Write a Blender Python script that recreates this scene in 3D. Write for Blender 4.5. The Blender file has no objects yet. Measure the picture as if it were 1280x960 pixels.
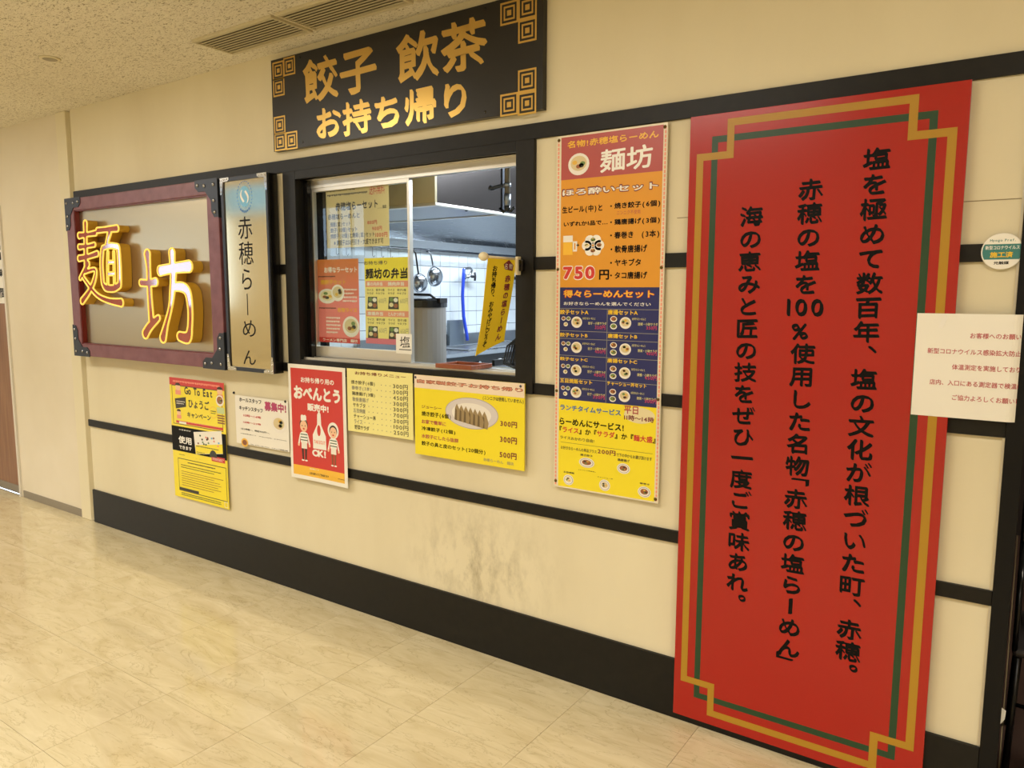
import bpy, bmesh, math, random
import numpy as np
from mathutils import Vector
random.seed(7)
SC = bpy.context.scene
COL = SC.collection
R = math.radians

# ------------------------------------------------------------------ camera
cd = bpy.data.cameras.new('camera'); cam = bpy.data.objects.new('camera', cd); COL.objects.link(cam)
cd.sensor_fit = 'HORIZONTAL'; cd.sensor_width = 36.0; cd.lens = 943.82 * 36.0 / 1280.0
cd.clip_start = 0.02; cd.clip_end = 200
_yaw, _pit, _rol = 0.603886, 0.120158, 0.002578
_f = Vector((-math.sin(_yaw)*math.cos(_pit), math.cos(_yaw)*math.cos(_pit), -math.sin(_pit)))
_r = Vector((math.cos(_yaw), math.sin(_yaw), 0)); _u = _r.cross(_f)
_r2 = _r*math.cos(_rol) + _u*math.sin(_rol); _u2 = _u*math.cos(_rol) - _r*math.sin(_rol)
from mathutils import Matrix
cam.matrix_world = Matrix(((_r2.x, _u2.x, -_f.x, 0), (_r2.y, _u2.y, -_f.y, -2.53248), (_r2.z, _u2.z, -_f.z, 1.57), (0, 0, 0, 1)))
SC.camera = cam

# ------------------------------------------------------------------ world, lights, exposure
W = bpy.data.worlds.new('world'); SC.world = W; W.use_nodes = True
W.node_tree.nodes['Background'].inputs[0].default_value = (0.62, 0.80, 1.0, 1)
W.node_tree.nodes['Background'].inputs[1].default_value = 6.0
SC.view_settings.view_transform = 'Standard'; SC.view_settings.look = 'None'
SC.view_settings.gamma = 1.0; SC.view_settings.use_curve_mapping = False
SC.view_settings.exposure = -0.04
WARM = (1.0, 0.96, 0.90); COOL = (0.80, 0.91, 1.0)
def area(name, loc, sx, sy, power, color, rot=(0, 0, 0)):
    l = bpy.data.lights.new(name, 'AREA'); l.shape = 'RECTANGLE'; l.size = sx; l.size_y = sy
    l.energy = power; l.color = color
    o = bpy.data.objects.new(name, l); o.location = loc; o.rotation_euler = rot; COL.objects.link(o)
    return o
# lamps of the passage: recessed panels over the walkway (their housings are built below)
PASSAGE = [(-6.4, -1.75), (-4.0, -1.75), (-1.6, -1.75), (0.8, -1.75)]
for x, y in PASSAGE:
    area('passage_lamp_light', (x, y, 2.715), 1.15, 0.42, 20, WARM)
ATRIUM = [(-21, -5.6), (-17, -5.6), (-13, -5.6), (-9, -5.6), (-5, -5.6), (-1, -5.6), (3, -5.6)]  # left end ones added to brighten the hall mirrored in the metal signs
for x, y in ATRIUM:
    area('hall_lamp_light', (x, y, 4.60), 1.4, 1.4, 78, WARM)
area('kitchen_lamp_light', (-1.35, 1.55, 2.60), 1.2, 0.5, 125, COOL)
area('restaurant_lamp_light', (1.6, 1.7, 2.6), .5, .5, 50, (1, .86, .7))  # unseen source added to lift the dark plank floor
area('hood_lamp_light', (-2.95, 1.75, 2.30), 0.25, 0.9, 22, COOL)

# ------------------------------------------------------------------ helpers
def lin(c):
    c = c.lstrip('#'); v = [int(c[i:i+2], 16)/255 for i in (0, 2, 4)]
    return tuple(a/12.92 if a <= .04045 else ((a+.055)/1.055)**2.4 for a in v)
MATS = {}
def mat(name, col, rough=.5, metal=0., spec=.5, coat=0., emit=None):
    if name in MATS: return MATS[name]
    m = bpy.data.materials.new(name); m.use_nodes = True
    b = m.node_tree.nodes['Principled BSDF']
    c = lin(col) if isinstance(col, str) else col
    b.inputs['Base Color'].default_value = (*c, 1); b.inputs['Roughness'].default_value = rough
    b.inputs['Metallic'].default_value = metal; b.inputs['Specular IOR Level'].default_value = spec
    b.inputs['Coat Weight'].default_value = coat; b.inputs['Coat Roughness'].default_value = .04
    if emit:
        b.inputs['Emission Color'].default_value = (*c, 1); b.inputs['Emission Strength'].default_value = emit
    MATS[name] = m
    return m
def nd(m, t, **kw):
    n = m.node_tree.nodes.new(t)
    for k, v in kw.items():
        if k in n.inputs.keys(): n.inputs[k].default_value = v
        else: setattr(n, k, v)
    return n
def lk(m, a, b): m.node_tree.links.new(a, b)
def coords(m, scale=(1, 1, 1), rnd=False, rot=(0, 0, 0)):
    g = nd(m, 'ShaderNodeNewGeometry'); mp = nd(m, 'ShaderNodeMapping')
    mp.inputs['Scale'].default_value = scale; mp.inputs['Rotation'].default_value = rot
    if rnd:
        oi = nd(m, 'ShaderNodeObjectInfo'); mu = nd(m, 'ShaderNodeVectorMath', operation='MULTIPLY')
        cx = nd(m, 'ShaderNodeCombineXYZ')
        ml = nd(m, 'ShaderNodeMath', operation='MULTIPLY'); ml.inputs[1].default_value = 37.0
        lk(m, oi.outputs['Random'], ml.inputs[0]); lk(m, ml.outputs[0], cx.inputs[0]); lk(m, ml.outputs[0], cx.inputs[2])
        ad = nd(m, 'ShaderNodeVectorMath', operation='ADD'); lk(m, g.outputs['Position'], ad.inputs[0]); lk(m, cx.outputs[0], ad.inputs[1])
        lk(m, ad.outputs[0], mp.inputs['Vector'])
    else: lk(m, g.outputs['Position'], mp.inputs['Vector'])
    return mp.outputs[0]
def noise(m, vec, scale, detail=4, rough=.55, dist=0.):
    n = nd(m, 'ShaderNodeTexNoise'); n.inputs['Scale'].default_value = scale; n.inputs['Detail'].default_value = detail
    n.inputs['Roughness'].default_value = rough; n.inputs['Distortion'].default_value = dist
    lk(m, vec, n.inputs['Vector']); return n.outputs['Fac']
def ramp(m, fac, stops):
    r = nd(m, 'ShaderNodeValToRGB'); e = r.color_ramp.elements
    while len(e) < len(stops): e.new(.5)
    for i, (p, c) in enumerate(stops):
        e[i].position = p; c = lin(c) if isinstance(c, str) else (c if hasattr(c, '__len__') else (c, c, c)); e[i].color = (*c, 1)
    lk(m, fac, r.inputs[0]); return r.outputs[0]
def mix(m, fac, a, b, mode='MIX'):
    n = nd(m, 'ShaderNodeMix', data_type='RGBA', blend_type=mode)
    if hasattr(fac, 'links'): lk(m, fac, n.inputs[0])
    else: n.inputs[0].default_value = fac
    for s, i in ((a, 6), (b, 7)):
        if hasattr(s, 'links'): lk(m, s, n.inputs[i])
        else: n.inputs[i].default_value = (*(lin(s) if isinstance(s, str) else s), 1)
    return n.outputs[2]
def bump(m, h, strength, dist=.001):
    n = nd(m, 'ShaderNodeBump'); n.inputs['Strength'].default_value = strength; n.inputs['Distance'].default_value = dist
    lk(m, h, n.inputs['Height']); lk(m, n.outputs[0], m.node_tree.nodes['Principled BSDF'].inputs['Normal'])
def base(m, sock): lk(m, sock, m.node_tree.nodes['Principled BSDF'].inputs['Base Color'])

class M:
    """collects shapes in world coordinates, links them as one mesh object"""
    def __init__(s): s.v = []; s.f = []
    def add(s, vs, fs):
        n = len(s.v); s.v += [tuple(v) for v in vs]; s.f += [tuple(i+n for i in f) for f in fs]; return s
    def box(s, x0, x1, y0, y1, z0, z1):
        return s.add([(x, y, z) for z in (z0, z1) for y in (y0, y1) for x in (x0, x1)],
                     [(0, 2, 3, 1), (4, 5, 7, 6), (0, 1, 5, 4), (2, 6, 7, 3), (0, 4, 6, 2), (1, 3, 7, 5)])
    def prism(s, pts, y0, y1):
        """polygon given in (x,z), counter-clockwise seen from -Y, between y0 (front) and y1"""
        n = len(pts)
        return s.add([(x, y0, z) for x, z in pts] + [(x, y1, z) for x, z in pts],
                     [tuple(range(n)), tuple(range(2*n-1, n-1, -1))] + [(i, i+n, (i+1) % n+n, (i+1) % n) for i in range(n)])
    def tube(s, path, r, n=8, caps=True):
        P = [Vector(p) for p in path]; rr = r if hasattr(r, '__len__') else [r]*len(P)
        vs = []; fs = []
        t = (P[1]-P[0]).normalized(); a = Vector((0, 0, 1)) if abs(t.z) < .9 else Vector((1, 0, 0))
        u = t.cross(a).normalized()
        for i, p in enumerate(P):
            d = (P[min(i+1, len(P)-1)]-P[max(i-1, 0)]).normalized()
            u = (u-d*u.dot(d)).normalized(); w = d.cross(u)
            for k in range(n):
                q = 2*math.pi*k/n; vs.append(p+(u*math.cos(q)+w*math.sin(q))*rr[i])
        for i in range(len(P)-1):
            for k in range(n):
                k2 = (k+1) % n; fs.append((i*n+k, i*n+k2, (i+1)*n+k2, (i+1)*n+k))
        if caps: fs += [tuple(range(n-1, -1, -1)), tuple((len(P)-1)*n+k for k in range(n))]
        return s.add(vs, fs)
    def lathe(s, prof, c=(0, 0, 0), n=20, axis='z'):
        """profile list of (radius, height)"""
        vs = []; fs = []
        for r, h in prof:
            for k in range(n):
                a = 2*math.pi*k/n; x, y = r*math.cos(a), r*math.sin(a)
                p = {'z': (x, y, h), 'y': (x, h, y), 'x': (h, x, y)}[axis]
                vs.append((p[0]+c[0], p[1]+c[1], p[2]+c[2]))
        for i in range(len(prof)-1):
            for k in range(n):
                k2 = (k+1) % n; fs.append((i*n+k, i*n+k2, (i+1)*n+k2, (i+1)*n+k))
        if prof[0][0] > 1e-6: fs.append(tuple(range(n-1, -1, -1)))
        if prof[-1][0] > 1e-6: fs.append(tuple((len(prof)-1)*n+k for k in range(n)))
        return s.add(vs, fs)
    def build(s, name, material, parent=None, smooth=False, bev=0, warp=None, recalc=True):
        vs = [warp(v) for v in s.v] if warp else s.v
        off = parent_origin(parent) if parent else (0, 0, 0)
        me = bpy.data.meshes.new(name); me.from_pydata([(v[0]-off[0], v[1]-off[1], v[2]-off[2]) for v in vs], [], s.f)
        if recalc:
            bm = bmesh.new(); bm.from_mesh(me); bmesh.ops.recalc_face_normals(bm, faces=bm.faces); bm.to_mesh(me); bm.free()
        me.materials.append(material)
        if smooth:
            for p in me.polygons: p.use_smooth = True
        o = bpy.data.objects.new(name, me); COL.objects.link(o)
        if parent: o.parent = parent
        if bev:
            b = o.modifiers.new('bevel', 'BEVEL'); b.width = bev; b.segments = 2; b.limit_method = 'ANGLE'
        return o
def parent_origin(p):
    o = Vector((0, 0, 0))
    while p is not None: o += p.location; p = p.parent
    return o
def struct(m, name, material, parent=None, bev=0):
    o = m.build(name, material, parent, bev=bev)
    if parent is None: o['kind'] = 'structure'
    return o
def thing(name, label, cat, loc, group=None):
    o = bpy.data.objects.new(name, None); COL.objects.link(o); o.location = loc; o.empty_display_size = .05
    o['label'] = label; o['category'] = cat
    if group: o['group'] = group
    return o

# ------------------------------------------------------------------ lettering
GL = {}
def raw_glyph(ch):
    if ch not in GL:
        c = bpy.data.curves.new('g', 'FONT'); c.body = ch; c.size = 1; c.resolution_u = 3
        o = bpy.data.objects.new('g', c); COL.objects.link(o)
        me = bpy.data.meshes.new_from_object(o)
        GL[ch] = ([(v.co.x, v.co.y) for v in me.vertices], [tuple(p.vertices) for p in me.polygons])
        bpy.data.objects.remove(o); bpy.data.meshes.remove(me); bpy.data.curves.remove(c)
    return GL[ch]
def glyph(ch, bold, amt=0, sh=0):
    nib = amt > .005
    """the character as (x, y, layer) points; weight is added by overprinting it, each pass a hair prouder"""
    vs, fs = raw_glyph(ch)
    if amt or sh: vs = brush(vs, amt, sh)
    if bold < .004: off = [(0, 0)]
    elif nib: off = [(t*.55*bold, -t*bold) for t in (-1.5, -1, -.5, 0, .5, 1, 1.5)]
    elif bold < .028: bold = bold*1.1+.006; off = [(-bold, -bold*.5), (bold, bold*.5), (-bold*.5, bold), (bold*.5, -bold)]
    else:
        n = 6 if bold < .06 else 8
        off = [(0, 0)]+[(bold*math.cos(2*math.pi*(k+.5)/n), bold*math.sin(2*math.pi*(k+.5)/n)) for k in range(n)]
    V = []; F = []
    for k, (dx, dy) in enumerate(off):
        n = len(V); V += [(x+dx, y+dy, k) for x, y in vs]; F += [tuple(i+n for i in f) for f in fs]
    return V, F
def adv(ch):
    if ch == ' ': return .45
    if ch == '　': return 1.
    if ch in '.,:!1': return .38
    if ord(ch) < 0x250: return .62
    return 1.
def brush(vs, amt, sh):
    rr = random.Random(len(vs)*7+int(vs[0][0]*1000) if vs else 1)
    return [(x+rr.uniform(-amt, amt), y+sh*(x-.5)+rr.uniform(-amt, amt)) for x, y in vs]
def layout(segs, bold, amt=0, sh=0, each=False):
    """segs: [(string, colour)] -> {colour: (verts, faces)} and the ink bounds"""
    x = 0; out = {}
    for k, (s, c) in enumerate(segs):
        if each: c = (c, k)
        V, F = out.setdefault(c, ([], []))
        for ch in s:
            if ch not in ' 　':
                vs, fs = glyph(ch, bold, amt, sh)
                xo = x
                if ord(ch) < 0x250 and vs:
                    xs = [v[0] for v in vs]; xo = x + (adv(ch)-(min(xs)+max(xs)))/2
                n = len(V); V += [(a+xo, b, k_) for a, b, k_ in vs]; F += [tuple(i+n for i in f) for f in fs]
            x += adv(ch)
    return out
def fit(out, box):
    allv = [v for V, F in out.values() for v in V]
    out = {c: o for c, o in out.items() if o[0]}
    x0, x1 = min(v[0] for v in allv), max(v[0] for v in allv); y0, y1 = min(v[1] for v in allv), max(v[1] for v in allv)
    X0, Z1, X1, Z0 = box; sx = (X1-X0)/(x1-x0); sy = (Z1-Z0)/(y1-y0)
    return {c: ([(X0+(a-x0)*sx, Z0+(b-y0)*sy, k*2e-5) for a, b, k in V], F) for c, (V, F) in out.items()}

STEP = .00025
class Board:
    """a flat printed thing on a wall: an Empty > board, print and lettering parts"""
    def __init__(s, name, label, cat, box, y, th, material, part='board', group=None, warp=None, bev=0, pts=None):
        X0, Z1, X1, Z0 = box; s.box = box; s.y = y-th; s.n = 0; s.ink = {}; s.warp = warp
        s.root = thing(name, label, cat, ((X0+X1)/2, y, Z0), group)
        m = M()
        if pts: m.prism(pts, y-th, y)
        elif warp:
            nx = 40
            for i in range(nx): m.box(X0+(X1-X0)*i/nx, X0+(X1-X0)*(i+1)/nx, y-th, y, Z0, Z1)
            vs = []; idx = {}; remap = []
            for v in m.v:
                k = tuple(round(c, 6) for c in v)
                if k not in idx: idx[k] = len(vs); vs.append(v)
                remap.append(idx[k])
            cnt = {}
            fs = [tuple(remap[i] for i in f) for f in m.f]
            for f in fs: cnt[frozenset(f)] = cnt.get(frozenset(f), 0)+1
            m.v = vs; m.f = [f for f in fs if cnt[frozenset(f)] == 1]
        else: m.box(X0, X1, y-th, y, Z0, Z1)
        s.board = m.build(part, material, s.root, warp=warp, bev=bev)
    def m(s, material, part='print'): return s.ink.setdefault((part, material.name), M())
    def yy(s, lv): return s.y-.0003-STEP*lv
    def poly(s, pts, material, lv=0, part='print'):
        y = s.yy(lv); s.m(material, part).add([(x, y, z) for x, z in pts], [tuple(range(len(pts)))])
    def rect(s, X0, Z1, X1, Z0, material, lv=0, part='print'): 
        n = 14 if s.warp and X1-X0 > .05 else 1
        for k in range(n): a, b = X0+(X1-X0)*k/n, X0+(X1-X0)*(k+1)/n; s.poly([(a, Z0), (b, Z0), (b, Z1), (a, Z1)], material, lv, part)
    def frame(s, X0, Z1, X1, Z0, w, material, lv=0, part='print'):
        for b in ((X0, Z1, X1, Z1-w), (X0, Z0+w, X1, Z0), (X0, Z1-w, X0+w, Z0+w), (X1-w, Z1-w, X1, Z0+w)): s.rect(*b, material, lv, part)
    def disc(s, cx, cz, rx, rz, material, lv=0, part='print', n=22, a0=0, a1=360):
        s.poly([(cx+rx*math.cos(R(a0+(a1-a0)*k/n)), cz+rz*math.sin(R(a0+(a1-a0)*k/n))) for k in range(n if a1-a0 >= 360 else n+1)], material, lv, part)
    def text(s, t, X0, Z1, X1, Z0, material, bold=.012, lv=2, part='lettering', amt=0, sh=0):
        segs = [(t, material.name)] if isinstance(t, str) else [(a, b.name) for a, b in t]
        y = s.yy(lv)
        segs = [(ch, c) for t_, c in segs for ch in t_] if (Z1-Z0) > .034 and part == 'lettering' else segs
        big = (Z1-Z0) > .034 and part == 'lettering'
        for k, (c, (V, F)) in enumerate(fit(layout(segs, bold, amt, sh, big), (X0, Z1, X1, Z0)).items()):
            if big: s.ink[('character', c[0], s.n)] = M().add([(a, y-k_, b) for a, b, k_ in V], F); s.n += 1
            else: s.ink.setdefault((part, c), M()).add([(a, y-k_, b) for a, b, k_ in V], F)
    def scribble(s, X0, Z1, X1, Z0, rows, material, lv=2, part='fine_print', fill=.5):
        """rows of tiny print too small to read"""
        if Z1-Z0 < .006: zc_ = (Z0+Z1)/2; Z1, Z0 = zc_+.004, zc_-.004
        rr = random.Random(int(abs(X0*1000))+rows); h = (Z1-Z0)/rows
        for i in range(rows):
            x = X0; z = Z1-h*(i+.5); end = X1-(X1-X0)*rr.uniform(0, .25)*(i > 0)
            while x < end:
                w = h*rr.uniform(.35, .8)*fill*1.3
                s.rect(x, z+h*fill*.5, min(x+w, X1), z-h*fill*.5*rr.uniform(.3, 1), material, lv, part); x += w*1.35
    def bowl(s, cx, cz, rx, rz, lv=3, kind='noodle'):
        s.disc(cx, cz, rx, rz, INK['china'], lv, 'picture')
        soup = {'noodle': 'broth', 'rice': 'rice', 'meat': 'meat', 'green': 'leaf'}[kind]
        s.disc(cx, cz+rz*.08, rx*.76, rz*.68, INK[soup], lv+1, 'picture')
        rr = random.Random(int(abs(cx*5000)))
        for k in range(4):
            a = rr.uniform(0, 6.28); q = INK[['nori', 'leaf', 'meat', 'egg'][k]]
            s.disc(cx+rx*.38*math.cos(a+k*1.5), cz+rz*.1+rz*.3*math.sin(a+k*1.5), rx*.25, rz*.2, q, lv+2, 'picture', 8)
    def done(s, labels=None):
        for key, m in s.ink.items():
            part, mn = key[:2]
            o = m.build(part, MATS[mn], s.root, warp=s.warp, recalc=False)
            if len(key) == 2 and len(m.f) > 1: o['kind'] = 'stuff'
            if labels and mn in labels: o['label'] = labels[mn]
        return s.root

# ------------------------------------------------------------------ materials
cream = mat('cream_wall', '#e0d8ba', .55, spec=.35)
_v = coords(cream); _n = noise(cream, coords(cream, (1, 1, .35)), 2.2, 5)
_c = ramp(cream, _n, [(.3, '#dbd0b0'), (.7, '#e4dabb')])
# scuffed grime patch low on the wall, left of the red sign
_sx = nd(cream, 'ShaderNodeSeparateXYZ'); lk(cream, nd(cream, 'ShaderNodeNewGeometry').outputs['Position'], _sx.inputs[0])
def bumpf(m, sock, c, w):
    a = nd(m, 'ShaderNodeMath', operation='SUBTRACT'); lk(m, sock, a.inputs[0]); a.inputs[1].default_value = c
    b = nd(m, 'ShaderNodeMath', operation='ABSOLUTE'); lk(m, a.outputs[0], b.inputs[0])
    d = nd(m, 'ShaderNodeMapRange'); lk(m, b.outputs[0], d.inputs[0]); d.inputs[1].default_value = 0; d.inputs[2].default_value = w; d.inputs[3].default_value = 1; d.inputs[4].default_value = 0
    return d.outputs[0]
def mul(m, a, b):
    n = nd(m, 'ShaderNodeMath', operation='MULTIPLY'); lk(m, a, n.inputs[0])
    if hasattr(b, 'links'): lk(m, b, n.inputs[1])
    else: n.inputs[1].default_value = b
    return n.outputs[0]
_p = mul(cream, bumpf(cream, _sx.outputs[0], -1.92, .48), bumpf(cream, _sx.outputs[2], .38, .34))
_s = ramp(cream, noise(cream, coords(cream, (1.4, 1, .7)), 9, 8, .7), [(.45, 0.), (.68, 1.)])
base(cream, mix(cream, mul(cream, mul(cream, _p, _s), .8), _c, '#8f8262'))
bump(cream, noise(cream, _v, 240, 2), .08)
black = mat('black_trim', '#15130f', .45, spec=.32); _n = noise(black, coords(black), 30, 5)
base(black, ramp(black, _n, [(.3, '#0b0a08'), (.72, '#15130f')])); bump(black, noise(black, coords(black), 160, 3), .12)
postm = mat('cream_metal_post', '#e3d9b8', .4)
ceil = mat('acoustic_ceiling', '#d8ccab', .9, spec=.2)
_n1 = noise(ceil, coords(ceil, (1, 2.2, 1)), 58, 3, .6, 1.2); _pit = ramp(ceil, _n1, [(.36, 0.), (.44, 1.)])
base(ceil, mix(ceil, _pit, '#a09274', ramp(ceil, noise(ceil, coords(ceil), 1.3, 3), [(.3, '#ebe3cf'), (.7, '#f2ebd9')])))
bump(ceil, ramp(ceil, _n1, [(.3, 0.), (.55, 1.)]), .6, .004)
tilem = mat('vinyl_floor_tile', '#e6dab9', .12, spec=.55)
_v = coords(tilem, (1, 1, 1), True, (0, 0, R(28)))
_v1 = coords(tilem, (.9, 3.4, 1), True, (0, 0, R(14)))
_a = ramp(tilem, noise(tilem, _v1, 3.2, 8, .62, 1.3), [(.30, '#c4b48c'), (.5, '#d0c29c'), (.7, '#d9cca8')])
_ve = nd(tilem, 'ShaderNodeMath', operation='SUBTRACT'); lk(tilem, noise(tilem, _v1, 2.6, 9, .6, 1.6), _ve.inputs[0]); _ve.inputs[1].default_value = .5
_vb = nd(tilem, 'ShaderNodeMath', operation='ABSOLUTE'); lk(tilem, _ve.outputs[0], _vb.inputs[0])
_vein = ramp(tilem, _vb.outputs[0], [(0., 1.), (.012, 0.)])
base(tilem, mix(tilem, mul(tilem, _vein, .38), _a, '#8f7c54'))
_b = tilem.node_tree.nodes['Principled BSDF']
lk(tilem, ramp(tilem, noise(tilem, coords(tilem), 2.5, 4), [(.3, .05), (.7, .13)]), _b.inputs['Roughness'])
bump(tilem, noise(tilem, coords(tilem), 9, 2), .04, .004)
grout = mat('floor_joint', '#8a7a58', .7)
wallL = mat('side_wall_paint', '#e2d8c0', .6, spec=.3); _n = noise(wallL, coords(wallL), 1.6, 3)
base(wallL, ramp(wallL, _n, [(.3, '#ddd2b8'), (.7, '#e6dcc6')])); bump(wallL, noise(wallL, coords(wallL), 300, 2), .08)
greyb = mat('grey_skirting', '#8b8170', .5)
lampm = mat('lamp_diffuser', (1., .9, .72), .5, emit=4.0)
lampk = mat('kitchen_lamp_diffuser', (.85, .93, 1.), .5, emit=5.0)
steel = mat('stainless_steel', '#b9bdc2', .22, 1.); _n = noise(steel, coords(steel, (1, 1, 30)), 9, 4)
lk(steel, ramp(steel, _n, [(.3, .22), (.7, .28)]), steel.node_tree.nodes['Principled BSDF'].inputs['Roughness'])
steeld = mat('dull_stainless_steel', '#8e9298', .36, 1.)
alu = mat('anodised_aluminium', '#d6d2c8', .35, .85)
chrome = mat('chrome', '#d8d8d8', .12, 1.)
darkst = mat('dark_steel_bracket', '#3b3e45', .38, .6)
blackg = mat('gloss_black', '#0e0d0d', .22)
blackm = mat('matt_black', '#090807', .6, spec=.25)
rubber = mat('black_rubber', '#0b0b0c', .5)
kwhite = mat('white_ceramic_tile', '#e9f0f5', .12, coat=.3)
kgrout = mat('tile_grout', '#566676', .8)
kwall = mat('kitchen_wall', '#c9d0d6', .6)
woodred = mat('oxblood_painted_wood', '#7b4a4e', .38, spec=.5)
_n = noise(woodred, coords(woodred, (2, 2, 2)), 6, 4); base(woodred, ramp(woodred, _n, [(.3, '#713f44'), (.7, '#84535a')]))
doorw = mat('brown_wood_laminate', '#8c6242', .4); _n = noise(doorw, coords(doorw, (14, 14, .8)), 2.4, 6, .6, .6)
base(doorw, ramp(doorw, _n, [(.3, '#7d5335'), (.7, '#9a7050')]))
woodf = mat('dark_plank_floor', '#3c2a22', .4); _n = noise(woodf, coords(woodf, (12, 1, 1)), 2.2, 6, .6, .6)
base(woodf, ramp(woodf, _n, [(.3, '#33231c'), (.7, '#4a362c')]))
glass = bpy.data.materials.new('window_glass'); glass.use_nodes = True; _t = glass.node_tree; _t.nodes.clear()
_o = _t.nodes.new('ShaderNodeOutputMaterial'); _mx = _t.nodes.new('ShaderNodeMixShader'); _tr = _t.nodes.new('ShaderNodeBsdfTransparent'); _gl = _t.nodes.new('ShaderNodeBsdfGlossy')
_tr.inputs[0].default_value = (.93, .96, .95, 1); _gl.inputs['Roughness'].default_value = .0; _fr = _t.nodes.new('ShaderNodeFresnel'); _fr.inputs[0].default_value = 1.5
_ge = _t.nodes.new('ShaderNodeNewGeometry'); _iv = _t.nodes.new('ShaderNodeMath'); _iv.operation = 'SUBTRACT'; _iv.inputs[0].default_value = 1.0
_ml = _t.nodes.new('ShaderNodeMath'); _ml.operation = 'MULTIPLY'; _t.links.new(_ge.outputs['Backfacing'], _iv.inputs[1]); _t.links.new(_iv.outputs[0], _ml.inputs[0]); _t.links.new(_fr.outputs[0], _ml.inputs[1]); _t.links.new(_ml.outputs[0], _mx.inputs[0]); _t.links.new(_tr.outputs[0], _mx.inputs[1]); _t.links.new(_gl.outputs[0], _mx.inputs[2]); _t.links.new(_mx.outputs[0], _o.inputs[0])

INK = {}
for k, c, r in [('white', '#f3f1ea', .35), ('paper', '#f1ede2', .4), ('black', '#0b0908', .5), ('softblack', '#3a352e', .45), ('red', '#c9231c', .3), ('crimson', '#cf3833', .35),
                ('yellow', '#f4e02a', .3), ('lemon', '#f2ea9a', .5), ('gold', '#f2c832', .3), ('orange', '#e09a30', .3), ('amber', '#f3bd3c', .3), ('brick', '#b35250', .3),
                ('navy', '#232a66', .3), ('blue', '#3b6fae', .3), ('skyblue', '#6fb4dc', .3), ('maroon', '#7a2530', .35), ('brown', '#8a5230', .4), ('pink', '#e2788c', .35), ('salmon', '#ee9a80', .35),
                ('green', '#33573a', .35), ('teal', '#3c7f7c', .35), ('china', '#efeae2', .3), ('broth', '#d9c79a', .35), ('rice', '#e9dcae', .35), ('meat', '#a0603a', .35), ('leaf', '#6f8c4e', .35),
                ('nori', '#2f322a', .35), ('egg', '#e6b84a', .35), ('skin', '#f3c6a0', .4), ('hair', '#33241c', .4), ('grey', '#8f8c84', .4), ('pgreen', '#c9d9a0', .4), ('magenta', '#b53a6a', .35), ('plate', '#d9d2d2', .3), ('gyoza', '#a08a62', .4), ('gyozad', '#6d5a3c', .4)]:
    INK[k] = mat('ink_'+k, c, r)
I_ = INK
INK['black'].node_tree.nodes['Principled BSDF'].inputs['Specular IOR Level'].default_value = .15
# printed paper seen against the kitchen light lets a little of it through
def translucent(name, col, mixf=.45):
    m = bpy.data.materials.new(name); m.use_nodes = True; t = m.node_tree; b = t.nodes['Principled BSDF']
    b.inputs['Base Color'].default_value = (*lin(col), 1); b.inputs['Roughness'].default_value = .5
    tr = t.nodes.new('ShaderNodeBsdfTranslucent'); tr.inputs[0].default_value = (*lin(col), 1)
    x = t.nodes.new('ShaderNodeMixShader'); x.inputs[0].default_value = mixf
    t.links.new(b.outputs[0], x.inputs[1]); t.links.new(tr.outputs[0], x.inputs[2]); t.links.new(x.outputs[0], t.nodes['Material Output'].inputs[0])
    MATS[name] = m; return m

# ================================================================== SETTING
# floor: slab plus the vinyl tiles that can be told apart
fl = M().box(-26, 4.2, -9.5, 0.02, -.12, -.004); fl = struct(fl, 'floor', grout)
far = M(); far.box(-26, -7.205, -9.5, 0, -.004, 0); far.box(-7.205, 4.2, -9.5, -3.248, -.004, 0); far.box(.895, 4.2, -3.248, 0, -.004, 0)
far.build('vinyl_sheet', tilem, fl)
tm = M(); g = .0007; tm.box(g, .45-g, g, .45-g, -.004, 0)
t0 = tm.build('floor_tile', tilem); tme = t0.data; bpy.data.objects.remove(t0)
for i in range(18):
    for j in range(8):
        X = -.905-.45*14+.45*i; Y = -.098-.45*j
        if j == 0: continue
        o = bpy.data.objects.new('floor_tile', tme); o.location = (X, Y, 0); COL.objects.link(o); o.parent = fl
tm = M(); tm.box(g, .45-g, g, .098-g, -.004, 0); t0 = tm.build('floor_tile', tilem); tme2 = t0.data; bpy.data.objects.remove(t0)
tm = M(); tm.box(g, .45-g, g, .45-g, -.004, 0)
for i in range(18):
    for j, me_ in ((1, tme2), (0, tme)):
        o = bpy.data.objects.new('floor_tile', me_); o.location = (-.905-.45*14+.45*i, -.098 if j else -.548, 0)
        if j == 0: continue
        COL.objects.link(o); o.parent = fl

ce = M().box(-26, 4.2, -2.95, .25, 2.735, 2.9); ce = struct(ce, 'ceiling', ceil)
struct(M().box(-26, 4.2, -9.5, -2.95, 4.8, 4.9), 'ceiling_hall', wallL)
struct(M().box(-26, 4.2, -3.05, -2.95, 2.9, 4.8), 'trim_fascia', wallL)
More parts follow.
